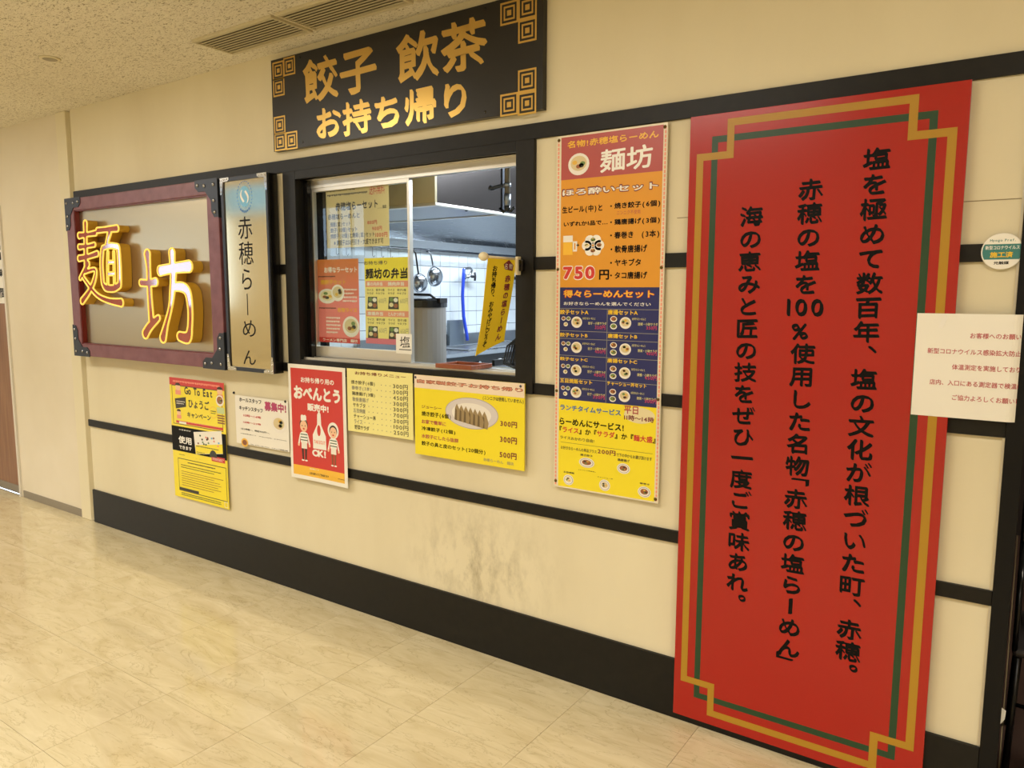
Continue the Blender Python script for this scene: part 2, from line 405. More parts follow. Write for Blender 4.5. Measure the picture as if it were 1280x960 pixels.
# tall daylight windows across the hall, unseen openings shaped for their reflections in the signs
wb = M(); wb.box(-26, -22.8, -9.6, -9.5, 0, 4.8); wb.box(-12.4, 4.2, -9.6, -9.5, 0, 4.8); wb.box(-22.8, -21, -9.6, -9.5, 0, 1.9); wb.box(-22.8, -21, -9.6, -9.5, 3.2, 4.8); wb.box(-21, -20.4, -9.6, -9.5, 0, 4.8); wb.box(-20.4, -17.3, -9.6, -9.5, 0, 1.2); wb.box(-20.4, -17.3, -9.6, -9.5, 3.5, 4.8); wb.box(-17.3, -17.2, -9.6, -9.5, 0, 4.8); wb.box(-17.2, -15, -9.6, -9.5, 0, 3.5); wb.box(-17.2, -15, -9.6, -9.5, 4.78, 4.8); wb.box(-15, -14, -9.6, -9.5, 0, 4.8); wb.box(-14, -12.4, -9.6, -9.5, 0, 2.4); wb.box(-14, -12.4, -9.6, -9.5, 3.5, 4.8)
struct(wb, 'wall_hall', wallL)
wf = M()
for x in (-18.2, -16.1, -13.6, -13.2, -12.8): wf.box(x-.03, x+.03, -9.57, -9.5, 2.2, 4.5)
struct(wf, 'window_2', alu)
tint = bpy.data.materials.new('tinted_glass'); tint.use_nodes = True; tint.node_tree.nodes.clear(); _o = tint.node_tree.nodes.new('ShaderNodeOutputMaterial'); _q = tint.node_tree.nodes.new('ShaderNodeBsdfTransparent'); _q.inputs[0].default_value = (.30, .40, .46, 1); tint.node_tree.links.new(_q.outputs[0], _o.inputs[0])
struct(M().box(-17.2, -15, -9.56, -9.555, 3.5, 4.78), 'window_3', tint)  # pane added out of view to dim the sky mirrored in the slim sign
struct(M().box(4.2, 4.3, -9.5, 3.4, 0, 4.8), 'wall_right', wallL); struct(M().box(-26.1, -26, -9.5, .2, 0, 4.8), 'wall_left', wallL)

# the shop front: cream panelled wall round the serving window
wl = M()
WX0, WX1, WZ0, WZ1 = -3.04, -1.712, 1.235, 2.118
for b in ((-5.222, WX0, 0, 2.735), (WX1, -.02, 0, 2.735), (WX0, WX1, 0, WZ0), (WX0, WX1, WZ1, 2.735)): wl.box(b[0], b[1], 0, .15, b[2], b[3])
wl.box(-.02, 1.6, 0, .15, 2.2, 2.735); wl.box(1.6, 4.2, 0, .15, 0, 2.735)
wl = struct(wl, 'wall_front', cream)
struct(M().box(-.999, -.19, -.0006, .0004, 1.829, 1.8315).box(-1.05, -.999, -.0006, .0004, 1.829, 1.8315).box(-.19, -.045, -.0006, .0004, 1.829, 1.8315), 'panel_joint', grout, wl)
struct(M().box(-5.222, 1.6, -.012, -.0002, 2.160, 2.219), 'trim_1', black, bev=.0015)
struct(M().box(WX1+.078, -.045, -.012, -.0002, 1.660, 1.710), 'trim_2', black, bev=.0015)
struct(M().box(-3.175, -3.12, -.012, -.0002, 1.660, 1.710), 'trim_3', black, bev=.0015)
struct(M().box(-5.2, -.045, -.012, -.0002, 1.166, 1.211), 'trim_4', black, bev=.0015)
struct(M().box(-5.222, -.045, -.012, -.0002, .669, .714), 'trim_5', black, bev=.0015)
struct(M().box(-5.222, -.045, -.014, -.0002, 0.0005, .229), 'baseboard_front', black, bev=.002)
post = M().box(-.045, .0, -.02, .17, 0.0005, 2.159); struct(post, 'trim_6', blackm, bev=.002)
struct(M().box(-.052, -.0455, -.006, -.0002, .2295, 2.1595), 'trim_7', alu)
# side wall to the left with its post, skirting and door
sw = M(); sw.box(-6.33, -5.395, 0, .15, 0, 2.735); sw.box(-7.4, -6.33, 0, .15, 2.2, 2.735); sw.box(-7.4, -6.33, .11, .15, 0, 2.2); sw.box(-26, -7.4, 0, .15, 0, 2.735); sw.box(-5.265, -5.222, .02, .15, 0, 2.735)  # slab behind the door is added to block leaking sky light
struct(sw, 'wall_side', wallL)
struct(M().box(-5.395, -5.265, -.012, .15, .001, 2.734), 'trim_8', postm, bev=.003)
struct(M().box(-6.30, -5.396, -.006, -.0002, .0005, .055), 'baseboard_side', greyb)
dr = thing('door_1', 'x', 'door', (-6.87, .03, 0)); del dr['label']; del dr['category']; dr['kind'] = 'structure'
f = M(); f.box(-6.352, -6.325, -.014, .10, 0.0005, 2.2).box(-7.42, -7.39, -.014, .10, 0.0005, 2.2).box(-7.39, -6.352, -.014, .10, 2.165, 2.2); f.build('door_frame', mat('white_frame', '#d9d3c6', .4), dr)
M().box(-7.388, -6.354, .03, .07, .06, 2.163).build('door_panel', doorw, dr); M().box(-7.388, -6.354, .022, .03, .001, .062).build('kick_plate', mat('grey_kick_plate', '#8a8172', .5), dr)
M().box(-7.388, -6.354, .025, .03, 1.48, 2.163).build('sign_panel', I_['paper'], dr)
b_ = M(); y_ = .0246
def flat_text(m, t, X0, Z1, X1, Z0, y, bold=.02):
    for c, (V, F) in fit(layout([(t, 'x')], bold), (X0, Z1, X1, Z0)).items(): m.add([(a, y-k_, b) for a, b, k_ in V], F)
flat_text(b_, 'S', -6.60, 1.92, -6.42, 1.80, y_, .05); flat_text(b_, '営業', -6.62, 1.74, -6.42, 1.68, y_); flat_text(b_, '時間', -6.62, 1.60, -6.42, 1.52, y_)
b_.build('lettering', I_['black'], dr, recalc=False)

# restaurant interior past the entrance
struct(M().box(-.3, 4.2, .02, 3.4, -.12, -.002), 'floor_restaurant', grout)
fr_ = [o for o in COL.objects if o.name == 'floor_restaurant'][0]
for i in range(30):
    w = .145; M().box(-.29+i*.15, -.29+i*.15+w, .021, 3.39, -.002, 0).build('floor_plank', woodf, fr_)
struct(M().box(-.04, 0.0, .171, 3.3, 0, 2.7), 'wall_partition', blackm)
struct(M().box(-.1, 4.2, 3.3, 3.4, 0, 2.7), 'wall_back', mat('dark_brown_wall', '#241a16', .6))
struct(M().box(-.1, 4.2, .25, 3.4, 2.7, 2.8), 'ceiling_restaurant', mat('dark_ceiling', '#3a3028', .8))

# kitchen shell
KX = -3.55
struct(M().box(-3.7, -.1, .15, 3.3, -.1, 0), 'floor_kitchen', kgrout)
kl = struct(M().box(-3.72, KX-.004, .15, 3.3, 0, 2.7), 'wall_kitchen_left', kgrout)
M().box(KX-.0039, KX-.001, .15, 3.3, 2.0, 2.7).build('upper_panel', steeld, kl)
tm = M().box(-.004, 0, .0018, .1052, .0018, .1062); t0 = tm.build('wall_tile', kwhite); kt = t0.data; bpy.data.objects.remove(t0)
for i in range(-8, 17):
    for j in range(-6, 1):
        o = bpy.data.objects.new('wall_tile', kt); o.location = (KX, 1.486+.107*i, 1.757+.108*j); COL.objects.link(o); o.parent = kl
struct(M().box(-3.7, -.1, 3.2, 3.3, 0, 2.7), 'wall_kitchen_back', kwall)
struct(M().box(-.1, -.041, .15, 3.3, 0, 2.7), 'wall_kitchen_right', mat('brown_kitchen_wall', '#3d332c', .6))
struct(M().box(-3.7, -.1, .151, 3.3, 2.7, 2.75), 'ceiling_kitchen', mat('kitchen_ceiling_grey', '#8b8a86', .7))

# ================================================================== SERVING WINDOW
win = M()   # black outer frame and deep jambs
win.box(-3.12, WX0, -.02, -.0125, 1.2111, 2.1595).box(WX1, -1.634, -.02, -.0125, 1.166, 2.1595)
win.box(WX0, WX1, -.02, -.0125, 1.2111, WZ0).box(WX0, WX1, -.02, -.0125, 2.118, 2.1595)
for o_ in (): pass
wn = thing('window_1', 'x', 'window', (-2.37, 0, 1.166)); del wn['label']; del wn['category']; wn['kind'] = 'structure'
win2 = M(); win2.box(-3.12, WX0+.012, -.02, .149, 1.2115, 2.1595).box(WX1-.006, -1.634, -.02, .149, 1.166, 2.1595)
win2.box(WX0+.012, WX1-.006, -.02, .149, 2.118, 2.1595).box(WX0+.012, WX1-.006, -.02, .03, 1.166, 1.2345)
win2.build('window_frame', black, wn, bev=.0015)
M().box(-3.028, -3.0, .031, .149, 1.236, 2.117).build('jamb', blackg, wn)
M().box(-2.999, -1.72, .055, .075, 2.08, 2.117).box(-2.999, -1.72, .09, .11, 2.085, 2.117).box(-2.999, -1.72, .02, .148, 2.1172, 2.1178).build('head_rail', alu, wn)
M().box(-3.026, -1.72, .0005, .149, 1.2353, 1.238).box(-3.026, -1.72, .045, .05, 1.238, 1.246).box(-3.026, -1.72, .088, .093, 1.238, 1.246).box(-3.026, -1.72, .002, .007, 1.238, 1.246).build('sill_track', alu, wn)
M().box(-3.026, -1.72, .0952, .149, 1.2382, 1.244).build('sill_board', mat('grey_sill', '#6b6a66', .5), wn)
def sash(x0, x1, y, name):
    s_ = M(); s_.box(x1-.013, x1, y-.012, y+.012, 1.247, 2.08).box(x0, x0+.006, y-.012, y+.012, 1.247, 2.08).box(x0+.006, x1-.013, y-.012, y+.012, 1.247, 1.30).box(x0+.006, x1-.013, y-.012, y+.012, 2.062, 2.08)
    s_.build(name, alu, wn, bev=.001)
    M().box(x0+.0062, x1-.0132, y-.0025, y+.0025, 1.3002, 2.0618).build('window_pane', glass, wn)
sash(-2.999, -2.352, .07, 'sliding_sash')

# ================================================================== BIG CHANNEL-LETTER SIGN
bs = thing('noodle_shop_sign', 'large oxblood wood framed sign with two raised yellow and red characters', 'sign', (-4.38, -.0005, 1.156))
BX0, BX1, BZ0, BZ1 = -5.192, -3.568, 1.156, 2.159
ix0, ix1, iz0, iz1 = BX0+.098, BX1-.10, BZ0+.078, BZ1-.075
def mitred(m, X0, X1, Z0, Z1, x0, x1, z0, z1, y0, y1):
    for pts in (((X0, Z0), (X1, Z0), (x1, z0), (x0, z0)), ((X1, Z0), (X1, Z1), (x1, z1), (x1, z0)), ((X1, Z1), (X0, Z1), (x0, z1), (x1, z1)), ((X0, Z1), (X0, Z0), (x0, z0), (x0, z1))):
        m.prism(list(pts), y0, y1)
m = M(); mitred(m, BX0, BX1, BZ0, BZ1, ix0, ix1, iz0, iz1, -.08, -.012); m.build('frame', woodred, bs, bev=.003)
m = M(); mitred(m, ix0-.001, ix1+.001, iz0-.001, iz1+.001, ix0+.006, ix1-.006, iz0+.006, iz1-.006, -.072, -.046); m.build('inner_lip', mat('dark_red_lip', '#6a1715', .3), bs)
bk = mat('brushed_champagne_metal', '#b7a585', .3, .85); M().box(ix0-.02, ix1+.02, -.045, -.02, iz0-.02, iz1+.02).build('back_panel', bk, bs)
def bracket(cx, cz, sx, sz):
    m = M(); L, w = .20, .062
    pts = [(0, 0), (L, 0), (L, w*.62), (L-.03, w), (w+.05, w), (w, w+.05), (w, L-.03), (w*.62, L), (0, L)]
    P = [(cx+sx*(a-.004), cz+sz*(b-.004)) for a, b in pts]
    if sx*sz < 0: P.reverse()
    m.prism(P, -.084, -.0805)
    # return edge round the side of the frame
    o = m.build('corner_bracket', darkst, bs, bev=.0008)
    for a, b in ((.028, .028), (.11, .030), (.17, .024), (.030, .11), (.024, .17)):
        M().lathe([(.0, -.092), (.005, -.091), (.0085, -.088), (.010, -.0845)], (cx+sx*a, 0, cz+sz*b), 10, 'y').build('rivet', mat('bright_rivet', '#a8aab0', .25, 1.), o, smooth=True)
for a in ((BX0, BZ0, 1, 1), (BX1, BZ0, -1, 1), (BX0, BZ1, 1, -1), (BX1, BZ1, -1, -1)): bracket(*a)
for a_, b_ in ((BX0-.005, BX0-.0005), (BX1+.0005, BX1+.005)):
    for c_, d_ in ((BZ0-.004, BZ0+.2), (BZ1-.2, BZ1-.001)): M().box(a_, b_, -.083, -.02, c_, d_).build('corner_plate', darkst, bs)

# brush-written channel letters: union of tapered strokes -> smooth outlines
def contours(strokes, cell=.004, pad=.03):
    """strokes: [([(x,z)...],[r...])]; returns closed outlines of their union"""
    seg = []
    for pts, rr in strokes:
        if not hasattr(rr, '__len__'): rr = [rr]*len(pts)
        P = []; Q = []
        for i in range(len(pts)-1):       # light smoothing by catmull-rom
            p0 = pts[max(i-1, 0)]; p1 = pts[i]; p2 = pts[i+1]; p3 = pts[min(i+2, len(pts)-1)]
            for k in range(4):
                t = k/4; h = lambda a, b, c, d: .5*(2*b+(c-a)*t+(2*a-5*b+4*c-d)*t*t+(3*b-a-3*c+d)*t**3)
                P.append((h(p0[0], p1[0], p2[0], p3[0]), h(p0[1], p1[1], p2[1], p3[1]))); Q.append(rr[i]+(rr[i+1]-rr[i])*t)
        P.append(pts[-1]); Q.append(rr[-1])
        seg += [(P[i], P[i+1], Q[i], Q[i+1]) for i in range(len(P)-1)]
    xs = [p[0] for s in seg for p in s[:2]]; zs = [p[1] for s in seg for p in s[:2]]
    x0, z0 = min(xs)-pad-.03, min(zs)-pad-.03; nx = int((max(xs)+pad+.03-x0)/cell)+2; nz = int((max(zs)+pad+.03-z0)/cell)+2
    X, Z = np.meshgrid(x0+cell*np.arange(nx), z0+cell*np.arange(nz), indexing='ij'); D = np.full((nx, nz), 9.)
    for (ax, az), (bx, bz), ra, rb in seg:
        dx, dz = bx-ax, bz-az; L = dx*dx+dz*dz+1e-12
        t = np.clip(((X-ax)*dx+(Z-az)*dz)/L, 0, 1); d = np.hypot(X-ax-t*dx, Z-az-t*dz)-(ra+(rb-ra)*t)
        D = np.minimum(D, d)
    E = {}
    def pt(i, j, k, l):
        a, b = D[i, j], D[k, l]; t = a/(a-b); return (x0+cell*(i+(k-i)*t), z0+cell*(j+(l-j)*t))
    def eid(i, j, k, l): return (i, j, k, l) if (i, j) < (k, l) else (k, l, i, j)
    nxt = {}
    for i in range(nx-1):
        for j in range(nz-1):
            c = [(i, j), (i+1, j), (i+1, j+1), (i, j+1)]; s = [D[q] < 0 for q in c]
            if all(s) or not any(s): continue
            cr = []
            for k in range(4):
                a, b = c[k], c[(k+1) % 4]
                if s[k] != s[(k+1) % 4]: cr.append((eid(*a, *b), s[k]))
            ins = [e for e, f_ in cr if f_]; outs = [e for e, f_ in cr if not f_]
            for a, b in zip(ins, outs if len(outs) < 2 else outs[::-1] if cr[0][1] else outs): nxt[a] = b
            for e, _ in cr: E[e] = pt(*e)
    loops = []; seen = set()
    for st in list(nxt):
        if st in seen: continue
        L = []; e = st
        while e not in seen and e in nxt: seen.add(e); L.append(E[e]); e = nxt[e]
        if len(L) > 8: loops.append(L[::2])
    return loops
def curve_obj(loops, name, material, parent, y, extrude=0., bevel=0., fill=True):
    cu = bpy.data.curves.new(name, 'CURVE'); cu.dimensions = '2D' if fill else '3D'; cu.fill_mode = 'BOTH' if fill else 'FULL'
    for L in loops:
        sp = cu.splines.new('POLY'); sp.points.add(len(L)-1)
        for q, (x, z) in zip(sp.points, L): q.co = (x, z, 0, 1)
        sp.use_cyclic_u = True
    cu.extrude = extrude; cu.bevel_depth = bevel; cu.bevel_resolution = 2
    o = bpy.data.objects.new(name, cu); COL.objects.link(o)
    me = bpy.data.meshes.new_from_object(o); bpy.data.objects.remove(o); bpy.data.curves.remove(cu)
    off = parent_origin(parent)
    for v in me.vertices: x, z, h = v.co; v.co = (x-off.x, y-h-off.y, z-off.z)
    me.flip_normals()
    me.materials.clear(); me.materials.append(material); me.name = name
    o = bpy.data.objects.new(name, me); COL.objects.link(o); o.parent = parent
    return o
MEN = [([(-4.8871,1.9895),(-4.8976,1.8898),(-4.9053,1.7916),(-4.9107,1.7114)], [.021, .016, .019, .02]), ([(-4.9708,1.9196),(-4.8638,1.9227),(-4.7713,1.9273)], [.020, .013, .017]), ([(-4.9801,1.8494),(-4.8729,1.8521),(-4.7943,1.8581)], [.018, .012, .015]),
       ([(-4.9894,1.7788),(-4.8688,1.7883),(-4.7676,1.8027)], [.020, .015, .018]), ([(-4.887,1.7419),(-4.9371,1.6994),(-4.9933,1.6538)], [.02, .016, .013]), ([(-4.9279,1.693),(-4.8036,1.7061),(-4.8212,1.6425),(-4.8885,1.5746),(-4.9867,1.5115)], [.012, .012, .016, .017, .022]),
       ([(-4.9524,1.6584),(-4.8689,1.5933),(-4.7781,1.5415),(-4.651,1.5143),(-4.5233,1.5058)], [.012, .015, .015, .017, .025]), ([(-4.7457,1.9419),(-4.6585,1.9428),(-4.5212,1.9437)], [.017, .016, .020]), ([(-4.6073,1.9264),(-4.6305,1.8859),(-4.6539,1.8451)], [.020, .015, .014]),
       ([(-4.7034,1.8226),(-4.723,1.7387),(-4.722,1.6296)], .0155), ([(-4.6949,1.8344),(-4.6075,1.8459),(-4.5267,1.8362)], [.015, .016, .018]), ([(-4.5185,1.8289),(-4.517,1.723),(-4.5267,1.6165)], [.015, .016, .018]), ([(-4.7187,1.6174),(-4.6839,1.593),(-4.5958,1.5905),(-4.532,1.6094)], [.016, .021, .021, .02]),
       ([(-4.6396,1.8088),(-4.6532,1.7134),(-4.6623,1.6171)], .009), ([(-4.5731,1.807),(-4.5795,1.7122),(-4.5859,1.6168)], .009), ([(-4.6469,1.7469),(-4.5777,1.7478)], .010), ([(-4.6551,1.6774),(-4.581,1.6789)], .010)]
BOU = [([(-4.2097,1.7833),(-4.2049,1.7061),(-4.2077,1.6151),(-4.2066,1.5007),(-4.203,1.411)], [.029, .018, .019, .021, .024]), ([(-4.2913,1.6224),(-4.2135,1.6197),(-4.1405,1.6261)], [.020, .018, .024]), ([(-4.2745,1.3278),(-4.2237,1.3712),(-4.1316,1.4217)], [.030, .026, .018]),
       ([(-3.9619,1.7844),(-3.9625,1.7351),(-3.9616,1.6802)], [.027, .023, .027]), ([(-4.0858,1.6885),(-3.9695,1.7001),(-3.8063,1.7083)], [.029, .026, .032]), ([(-3.9557,1.6801),(-3.9774,1.5698),(-4.0052,1.4804),(-4.0535,1.3894),(-4.0931,1.3108)], [.026, .022, .015, .018, .030]),
       ([(-3.9631,1.5975),(-3.8782,1.5962),(-3.8278,1.5646),(-3.8129,1.4721),(-3.8249,1.3732),(-3.8522,1.3194),(-3.925,1.3235)], [.022, .026, .026, .020, .020, .032, .026])]
letr = mat('glossy_dark_red_acrylic', '#9c2118', .06, coat=1.); letr.node_tree.nodes['Principled BSDF'].inputs['Specular IOR Level'].default_value = 1.0
lety = mat('mustard_letter_return', '#c79a2c', .4); letn = mat('bright_yellow_tube', '#ffdb62', .35, emit=.5)
for strokes in (MEN, BOU):
    L_ = contours(strokes)
    o = curve_obj(L_, 'raised_character', lety, bs, -.079, extrude=.032)
    curve_obj(L_, 'character_face', letr, o, -.1115, extrude=.0005)
    curve_obj(L_, 'outline_tube', letn, o, -.112, bevel=.0052, fill=False)

# ================================================================== SLIM PANEL SIGN
ps = thing('vertical_panel_sign', 'slim upright polished metal sign with thin black characters, between the framed sign and the window', 'sign', (-3.354, -.0005, 1.156))
PX0, PX1, PZ0, PZ1 = -3.548, -3.168, 1.156, 2.158
M().box(PX0, PX1, -.066, -.0125, PZ0, PZ1).build('housing', blackg, ps, bev=.002)
m = M(); mitred(m, PX0, PX1, PZ0, PZ1, PX0+.022, PX1-.016, PZ0+.02, PZ1-.02, -.076, -.0662); m.build('frame', darkst, ps, bev=.001)
mirr = mat('polished_champagne_metal', '#d9cba9', .10, 1.)
M().box(PX0+.022, PX1-.016, -.070, -.0662, PZ0+.02, PZ1-.02).build('metal_face', mirr, ps)
for sx, sz, cx, cz in ((1, 1, PX0, PZ0), (-1, 1, PX1, PZ0), (1, -1, PX0, PZ1), (-1, -1, PX1, PZ1)):
    P = [(cx+sx*a, cz+sz*b) for a, b in ((0, 0), (.075, 0), (.075, .012), (.06, .02), (.022, .022), (.018, .06), (.012, .085), (0, .085))]
    if sx*sz < 0: P.reverse()
    o = M().prism(P, -.0785, -.0762).build('corner_bracket', chrome, ps)
    for a, b in ((.009, .012), (.035, .010), (.060, .009), (.008, .045), (.007, .07)): M().lathe([(0, -.0815), (.003, -.081), (.0045, -.0787)], (cx+sx*a, 0, cz+sz*b), 8, 'y').build('rivet', chrome, o, smooth=True)
yk = -.0705
for ch, bx in (('赤', (-3.4204,1.9536,-3.3059,1.8417)), ('穂', (-3.422,1.8277,-3.3042,1.7109)), ('ら', (-3.4044,1.6892,-3.3251,1.5831)), ('め', (-3.4148,1.4251,-3.3073,1.3389)), ('ん', (-3.4199,1.2675,-3.316,1.193))):
    for c, (V, F) in fit(layout([(ch, 'x')], -.006), bx).items(): M().add([(a, yk-k_, b) for a, b, k_ in V], F).build('character', I_['black'], ps, recalc=False)
tx = M(); _b = (-3.3709,1.5625,-3.3646,1.4511); tx.add([(_b[0], yk, _b[3]), (_b[2], yk, _b[3]), (_b[2], yk, _b[1]), (_b[0], yk, _b[1])], [(0, 1, 2, 3)])
tx.build('character', I_['black'], ps, recalc=False)
cx, cz = -3.3577,2.0543
lg = M(); n = 24
lg.add([(cx+.042*math.cos(k*2*math.pi/n), yk, cz+.052*math.sin(k*2*math.pi/n)) for k in range(n)], [tuple(range(n))])
lg.build('round_emblem', I_['skyblue'], ps, recalc=False)
lw = M()
for s_ in (1, -1):
    pts = [(cx+s_*(.012+.024*math.sin(t*.5)), cz+s_*(.030-.012*t)) for t in range(6)]
    lw.add([(a, yk-.0003, b) for a, b in pts]+[(a-s_*.012, yk-.0003, b-s_*.006) for a, b in reversed(pts)], [tuple(range(12))])
lw.build('wave_mark', I_['white'], ps, recalc=False)
ld = M()
for k in range(26):
    a = k*2*math.pi/26; x, z = cx+.060*math.cos(a), cz+.076*math.sin(a); s_ = .0032 if math.sin(a) > -.7 else .0055
    ld.add([(x-s_, yk, z-s_), (x+s_, yk, z-s_), (x+s_, yk, z+s_), (x-s_, yk, z+s_)], [(0, 1, 2, 3)])
ld.build('ring_of_marks', I_['blue'], ps, recalc=False)['kind'] = 'stuff'

# ================================================================== BLACK AND GOLD SIGN
goldm = mat('gold_leaf', '#dcb562', .28, .75)
gs = Board('gold_lettered_sign', 'black signboard with gold takeaway lettering and square fret corners, above the window', 'sign', (-3.166, 2.695, -1.59, 2.262), -.0005, .029, mat('satin_black_board', '#191715', .35), bev=.001)
MATS['gold_leaf'] = goldm
gs.text('餃子', -2.9354,2.6576,-2.4509,2.455, goldm, .022, 1, amt=.008, sh=.03); gs.text('飲茶', -2.3359,2.6566,-1.8473,2.4575, goldm, .022, 1, amt=.008, sh=.03)
gs.text('お持ち帰り', -2.8504,2.4298,-1.9529,2.2778, goldm, .026, 1, amt=.006, sh=.03)
def fret(cx, cz, s=.042):
    y = gs.yy(1); m = M()
    for a, b in ((s, .0075), (s*.62, .007)):
        o_ = [(cx-a, y, cz-a), (cx+a, y, cz-a), (cx+a, y, cz+a), (cx-a, y, cz+a)]; a -= b
        m.add(o_+[(cx-a, y, cz-a), (cx+a, y, cz-a), (cx+a, y, cz+a), (cx-a, y, cz+a)], [(0, 1, 5, 4), (1, 2, 6, 5), (2, 3, 7, 6), (3, 0, 4, 7)])
    a = s*.24; m.add([(cx-a, y, cz-a), (cx+a, y, cz-a), (cx+a, y, cz+a), (cx-a, y, cz+a)], [(0, 1, 2, 3)])
    m.build('fret_square', goldm, gs.root, recalc=False)
for cx, cz in ((-3.112, 2.640), (-3.030, 2.648), (-3.112, 2.562), (-3.115, 2.384), (-3.115, 2.304), (-3.030, 2.302), (-1.744, 2.638), (-1.66, 2.642), (-1.66, 2.558), (-1.66, 2.376), (-1.744, 2.298), (-1.66, 2.292)): fret(cx, cz)
for x, z in ((-2.95, 2.285), (-1.86, 2.285), (-2.95, 2.675), (-1.86, 2.675)): M().lathe([(0, -.0325), (.004, -.032), (.006, -.0296)], (x, 0, z), 10, 'y').build('screw', blackg, gs.root)
gs.done()

# ================================================================== RED SIGN
redb = mat('gloss_red_board', '#a8170e', .25, coat=.2)
rs = Board('red_story_sign', 'tall glossy red board with gold and green border and black columns of text', 'sign', (-1.0, 2.158, -.188, .03), -.0145, .014, redb, bev=.001)
bg = mat('border_gold', '#b08420', .4); bgr = mat('border_green', '#1f4226', .4); w = .0235
rs.frame(-.923, 2.086, -.265, .116, .021, bgr, 0, 'green_border')
x0, x1, z0, z1 = -.974, -.215, .164, 2.034; X0, X1, Z0, Z1 = -.872, -.316, .063, 2.137
for b in ((X0, Z1, X1, Z1-w), (X0, Z0+w, X1, Z0), (x0, z1-w, x0+w, z0+w), (x1-w, z1-w, x1, z0+w),
          (X0, Z1-w, X0+w, z1-w), (X1-w, Z1-w, X1, z1-w), (X0, z0+w, X0+w, Z0+w), (X1-w, z0+w, X1, Z0+w),
          (x0, z1, X0, z1-w), (X1, z1, x1, z1-w), (x0, z0+w, X0, z0), (X1, z0+w, x1, z0)):
    rs.rect(*b, bg, 1, 'gold_border')
def vcol(s, items, cx, ztop, pitch, mt, wd, hh, bold=.03, lv=1, amt=.009, sh=.05, part='lettering', rot='ー「」'):
    bold *= .85
    y = s.yy(lv)
    for ch, idx in items:
        cz = ztop-pitch*idx
        if ch == '100':
            out = fit(layout([('100', 'x')], .03, .006), (cx-wd*.72, cz+hh*.42, cx+wd*.72, cz-hh*.42))['x']; s.ink[('character', mt.name, s.n)] = M().add([(a, y-k_, b) for a, b, k_ in out[0]], out[1]); s.n += 1; continue
        vs, fs = glyph(ch, bold, amt, 0 if ch in rot else sh)
        if ch in rot: vs = [(b+.12, .88-a, k) for a, b, k in vs]
        if ch in '、。': vs = [(a+.55, b+.5, k) for a, b, k in vs]
        s.ink[('character', mt.name, s.n)] = M().add([(cx+(a-.5)*wd, y-k*2e-5, cz+(b-.38)*hh) for a, b, k in vs], fs); s.n += 1
c1 = [(c, i) for i, c in enumerate('塩を極めて数百年')]+[('、', 7.9)]+[(c, i+9) for i, c in enumerate('塩の文化が根づいた町')]+[('、', 18.9)]+[('赤', 20), ('穂', 21), ('。', 21.9)]
c2 = [(c, i) for i, c in enumerate('赤穂の塩を')]+[('100', 5), ('%', 6)]+[(c, i+7) for i, c in enumerate('使用した名物')]+[('「', 12.42)]+[(c, i+13.5) for i, c in enumerate('赤穂の塩らーめん')]+[('」', 21.2)]
c3 = [(c, i) for i, c in enumerate('海の恵みと匠の技をぜひ一度ご賞味あれ')]+[('。', 17.9)]
vcol(rs, c1, -.418, 1.966, .0730, I_['black'], .078, .067); vcol(rs, c2, -.601, 1.891, .0731, I_['black'], .078, .067); vcol(rs, c3, -.782, 1.819, .0729, I_['black'], .079, .067)
rs.done({'border_gold': 'mustard gold stepped border line', 'border_green': 'dark green border line'})

# ================================================================== LONG MENU POSTER
mp = Board('long_menu_poster', 'tall laminated menu poster in red, orange, navy and yellow, between window and red sign', 'poster', (-1.531, 2.155, -1.085, .806), -.0125, .006, mat('acrylic_mount', '#e6dcc2', .25), bev=.001)
L0 = (-1.5109,1.0191)[0]; R0 = -1.1005
P_ = {}
for i in range(90):
    z = .815+i*.0148; mp.rect(-1.526, z+.011, -1.519, z, I_['salmon'], 0); mp.rect(-1.0955, z+.011, -1.0895, z, I_['salmon'], 1)
zr = (-1.5145,1.9925)[1]; zb = (-1.5172,1.591)[1]; zy = (-1.5116,1.1593)[1]
mp.rect(L0, 2.148, R0, zr, I_['brick'], 0); mp.rect(L0, zr, R0, zb, I_['orange'], 0); mp.rect(L0, zb, R0, zy, I_['navy'], 0); mp.rect(L0, zy, R0, .812, I_['yellow'], 0)
mp.text('名物!赤穂塩らーめん', -1.4846,2.1328,-1.118,2.106, I_['amber'], .02, amt=.01, sh=.05)
mp.text('麺坊', -1.346,2.0892,-1.1387,2.0052, I_['white'], .012, sh=.05)
mp.bowl(-1.4351,2.0451, .045, .040)
mp.text('ほろ酔いセット', -1.5077,1.9617,-1.112,1.9296, I_['maroon'], .075, 1); mp.text('ほろ酔いセット', -1.504,1.9568,-1.1153,1.9334, I_['china'], .02, 2)
for s_, bx in (('生ビール(中)と', (-1.5042,1.8943,-1.3332,1.8652)), ('いずれか1品で…', (-1.497,1.8373,-1.3109,1.8191)), ('・焼き餃子(6個)', (-1.3014,1.8953,-1.1057,1.8701)), ('・鶏唐揚げ(3個)', (-1.3002,1.8372,-1.1057,1.8128)), ('・春巻き　(3本)', (-1.2993,1.7916,-1.1066,1.7632)),
               ('・軟骨唐揚げ', (-1.2966,1.7427,-1.1514,1.7153)), ('・ヤキブタ', (-1.2973,1.6937,-1.1744,1.6681)), ('・タコ唐揚げ', (-1.2964,1.6476,-1.1489,1.6213)), ('円', (-1.3423,1.6558,-1.3009,1.6188))):
    mp.text(s_, *bx, I_['black'], .022)
mp.text('ニンニク不使用', -1.2739,1.8662,-1.1814,1.8507, I_['brick'], .0)
mp.text('750', -1.4996,1.6732,-1.3591,1.6184, I_['white'], .09, 1); mp.text('750', -1.4977,1.67,-1.3609,1.6215, I_['crimson'], .05, 2)
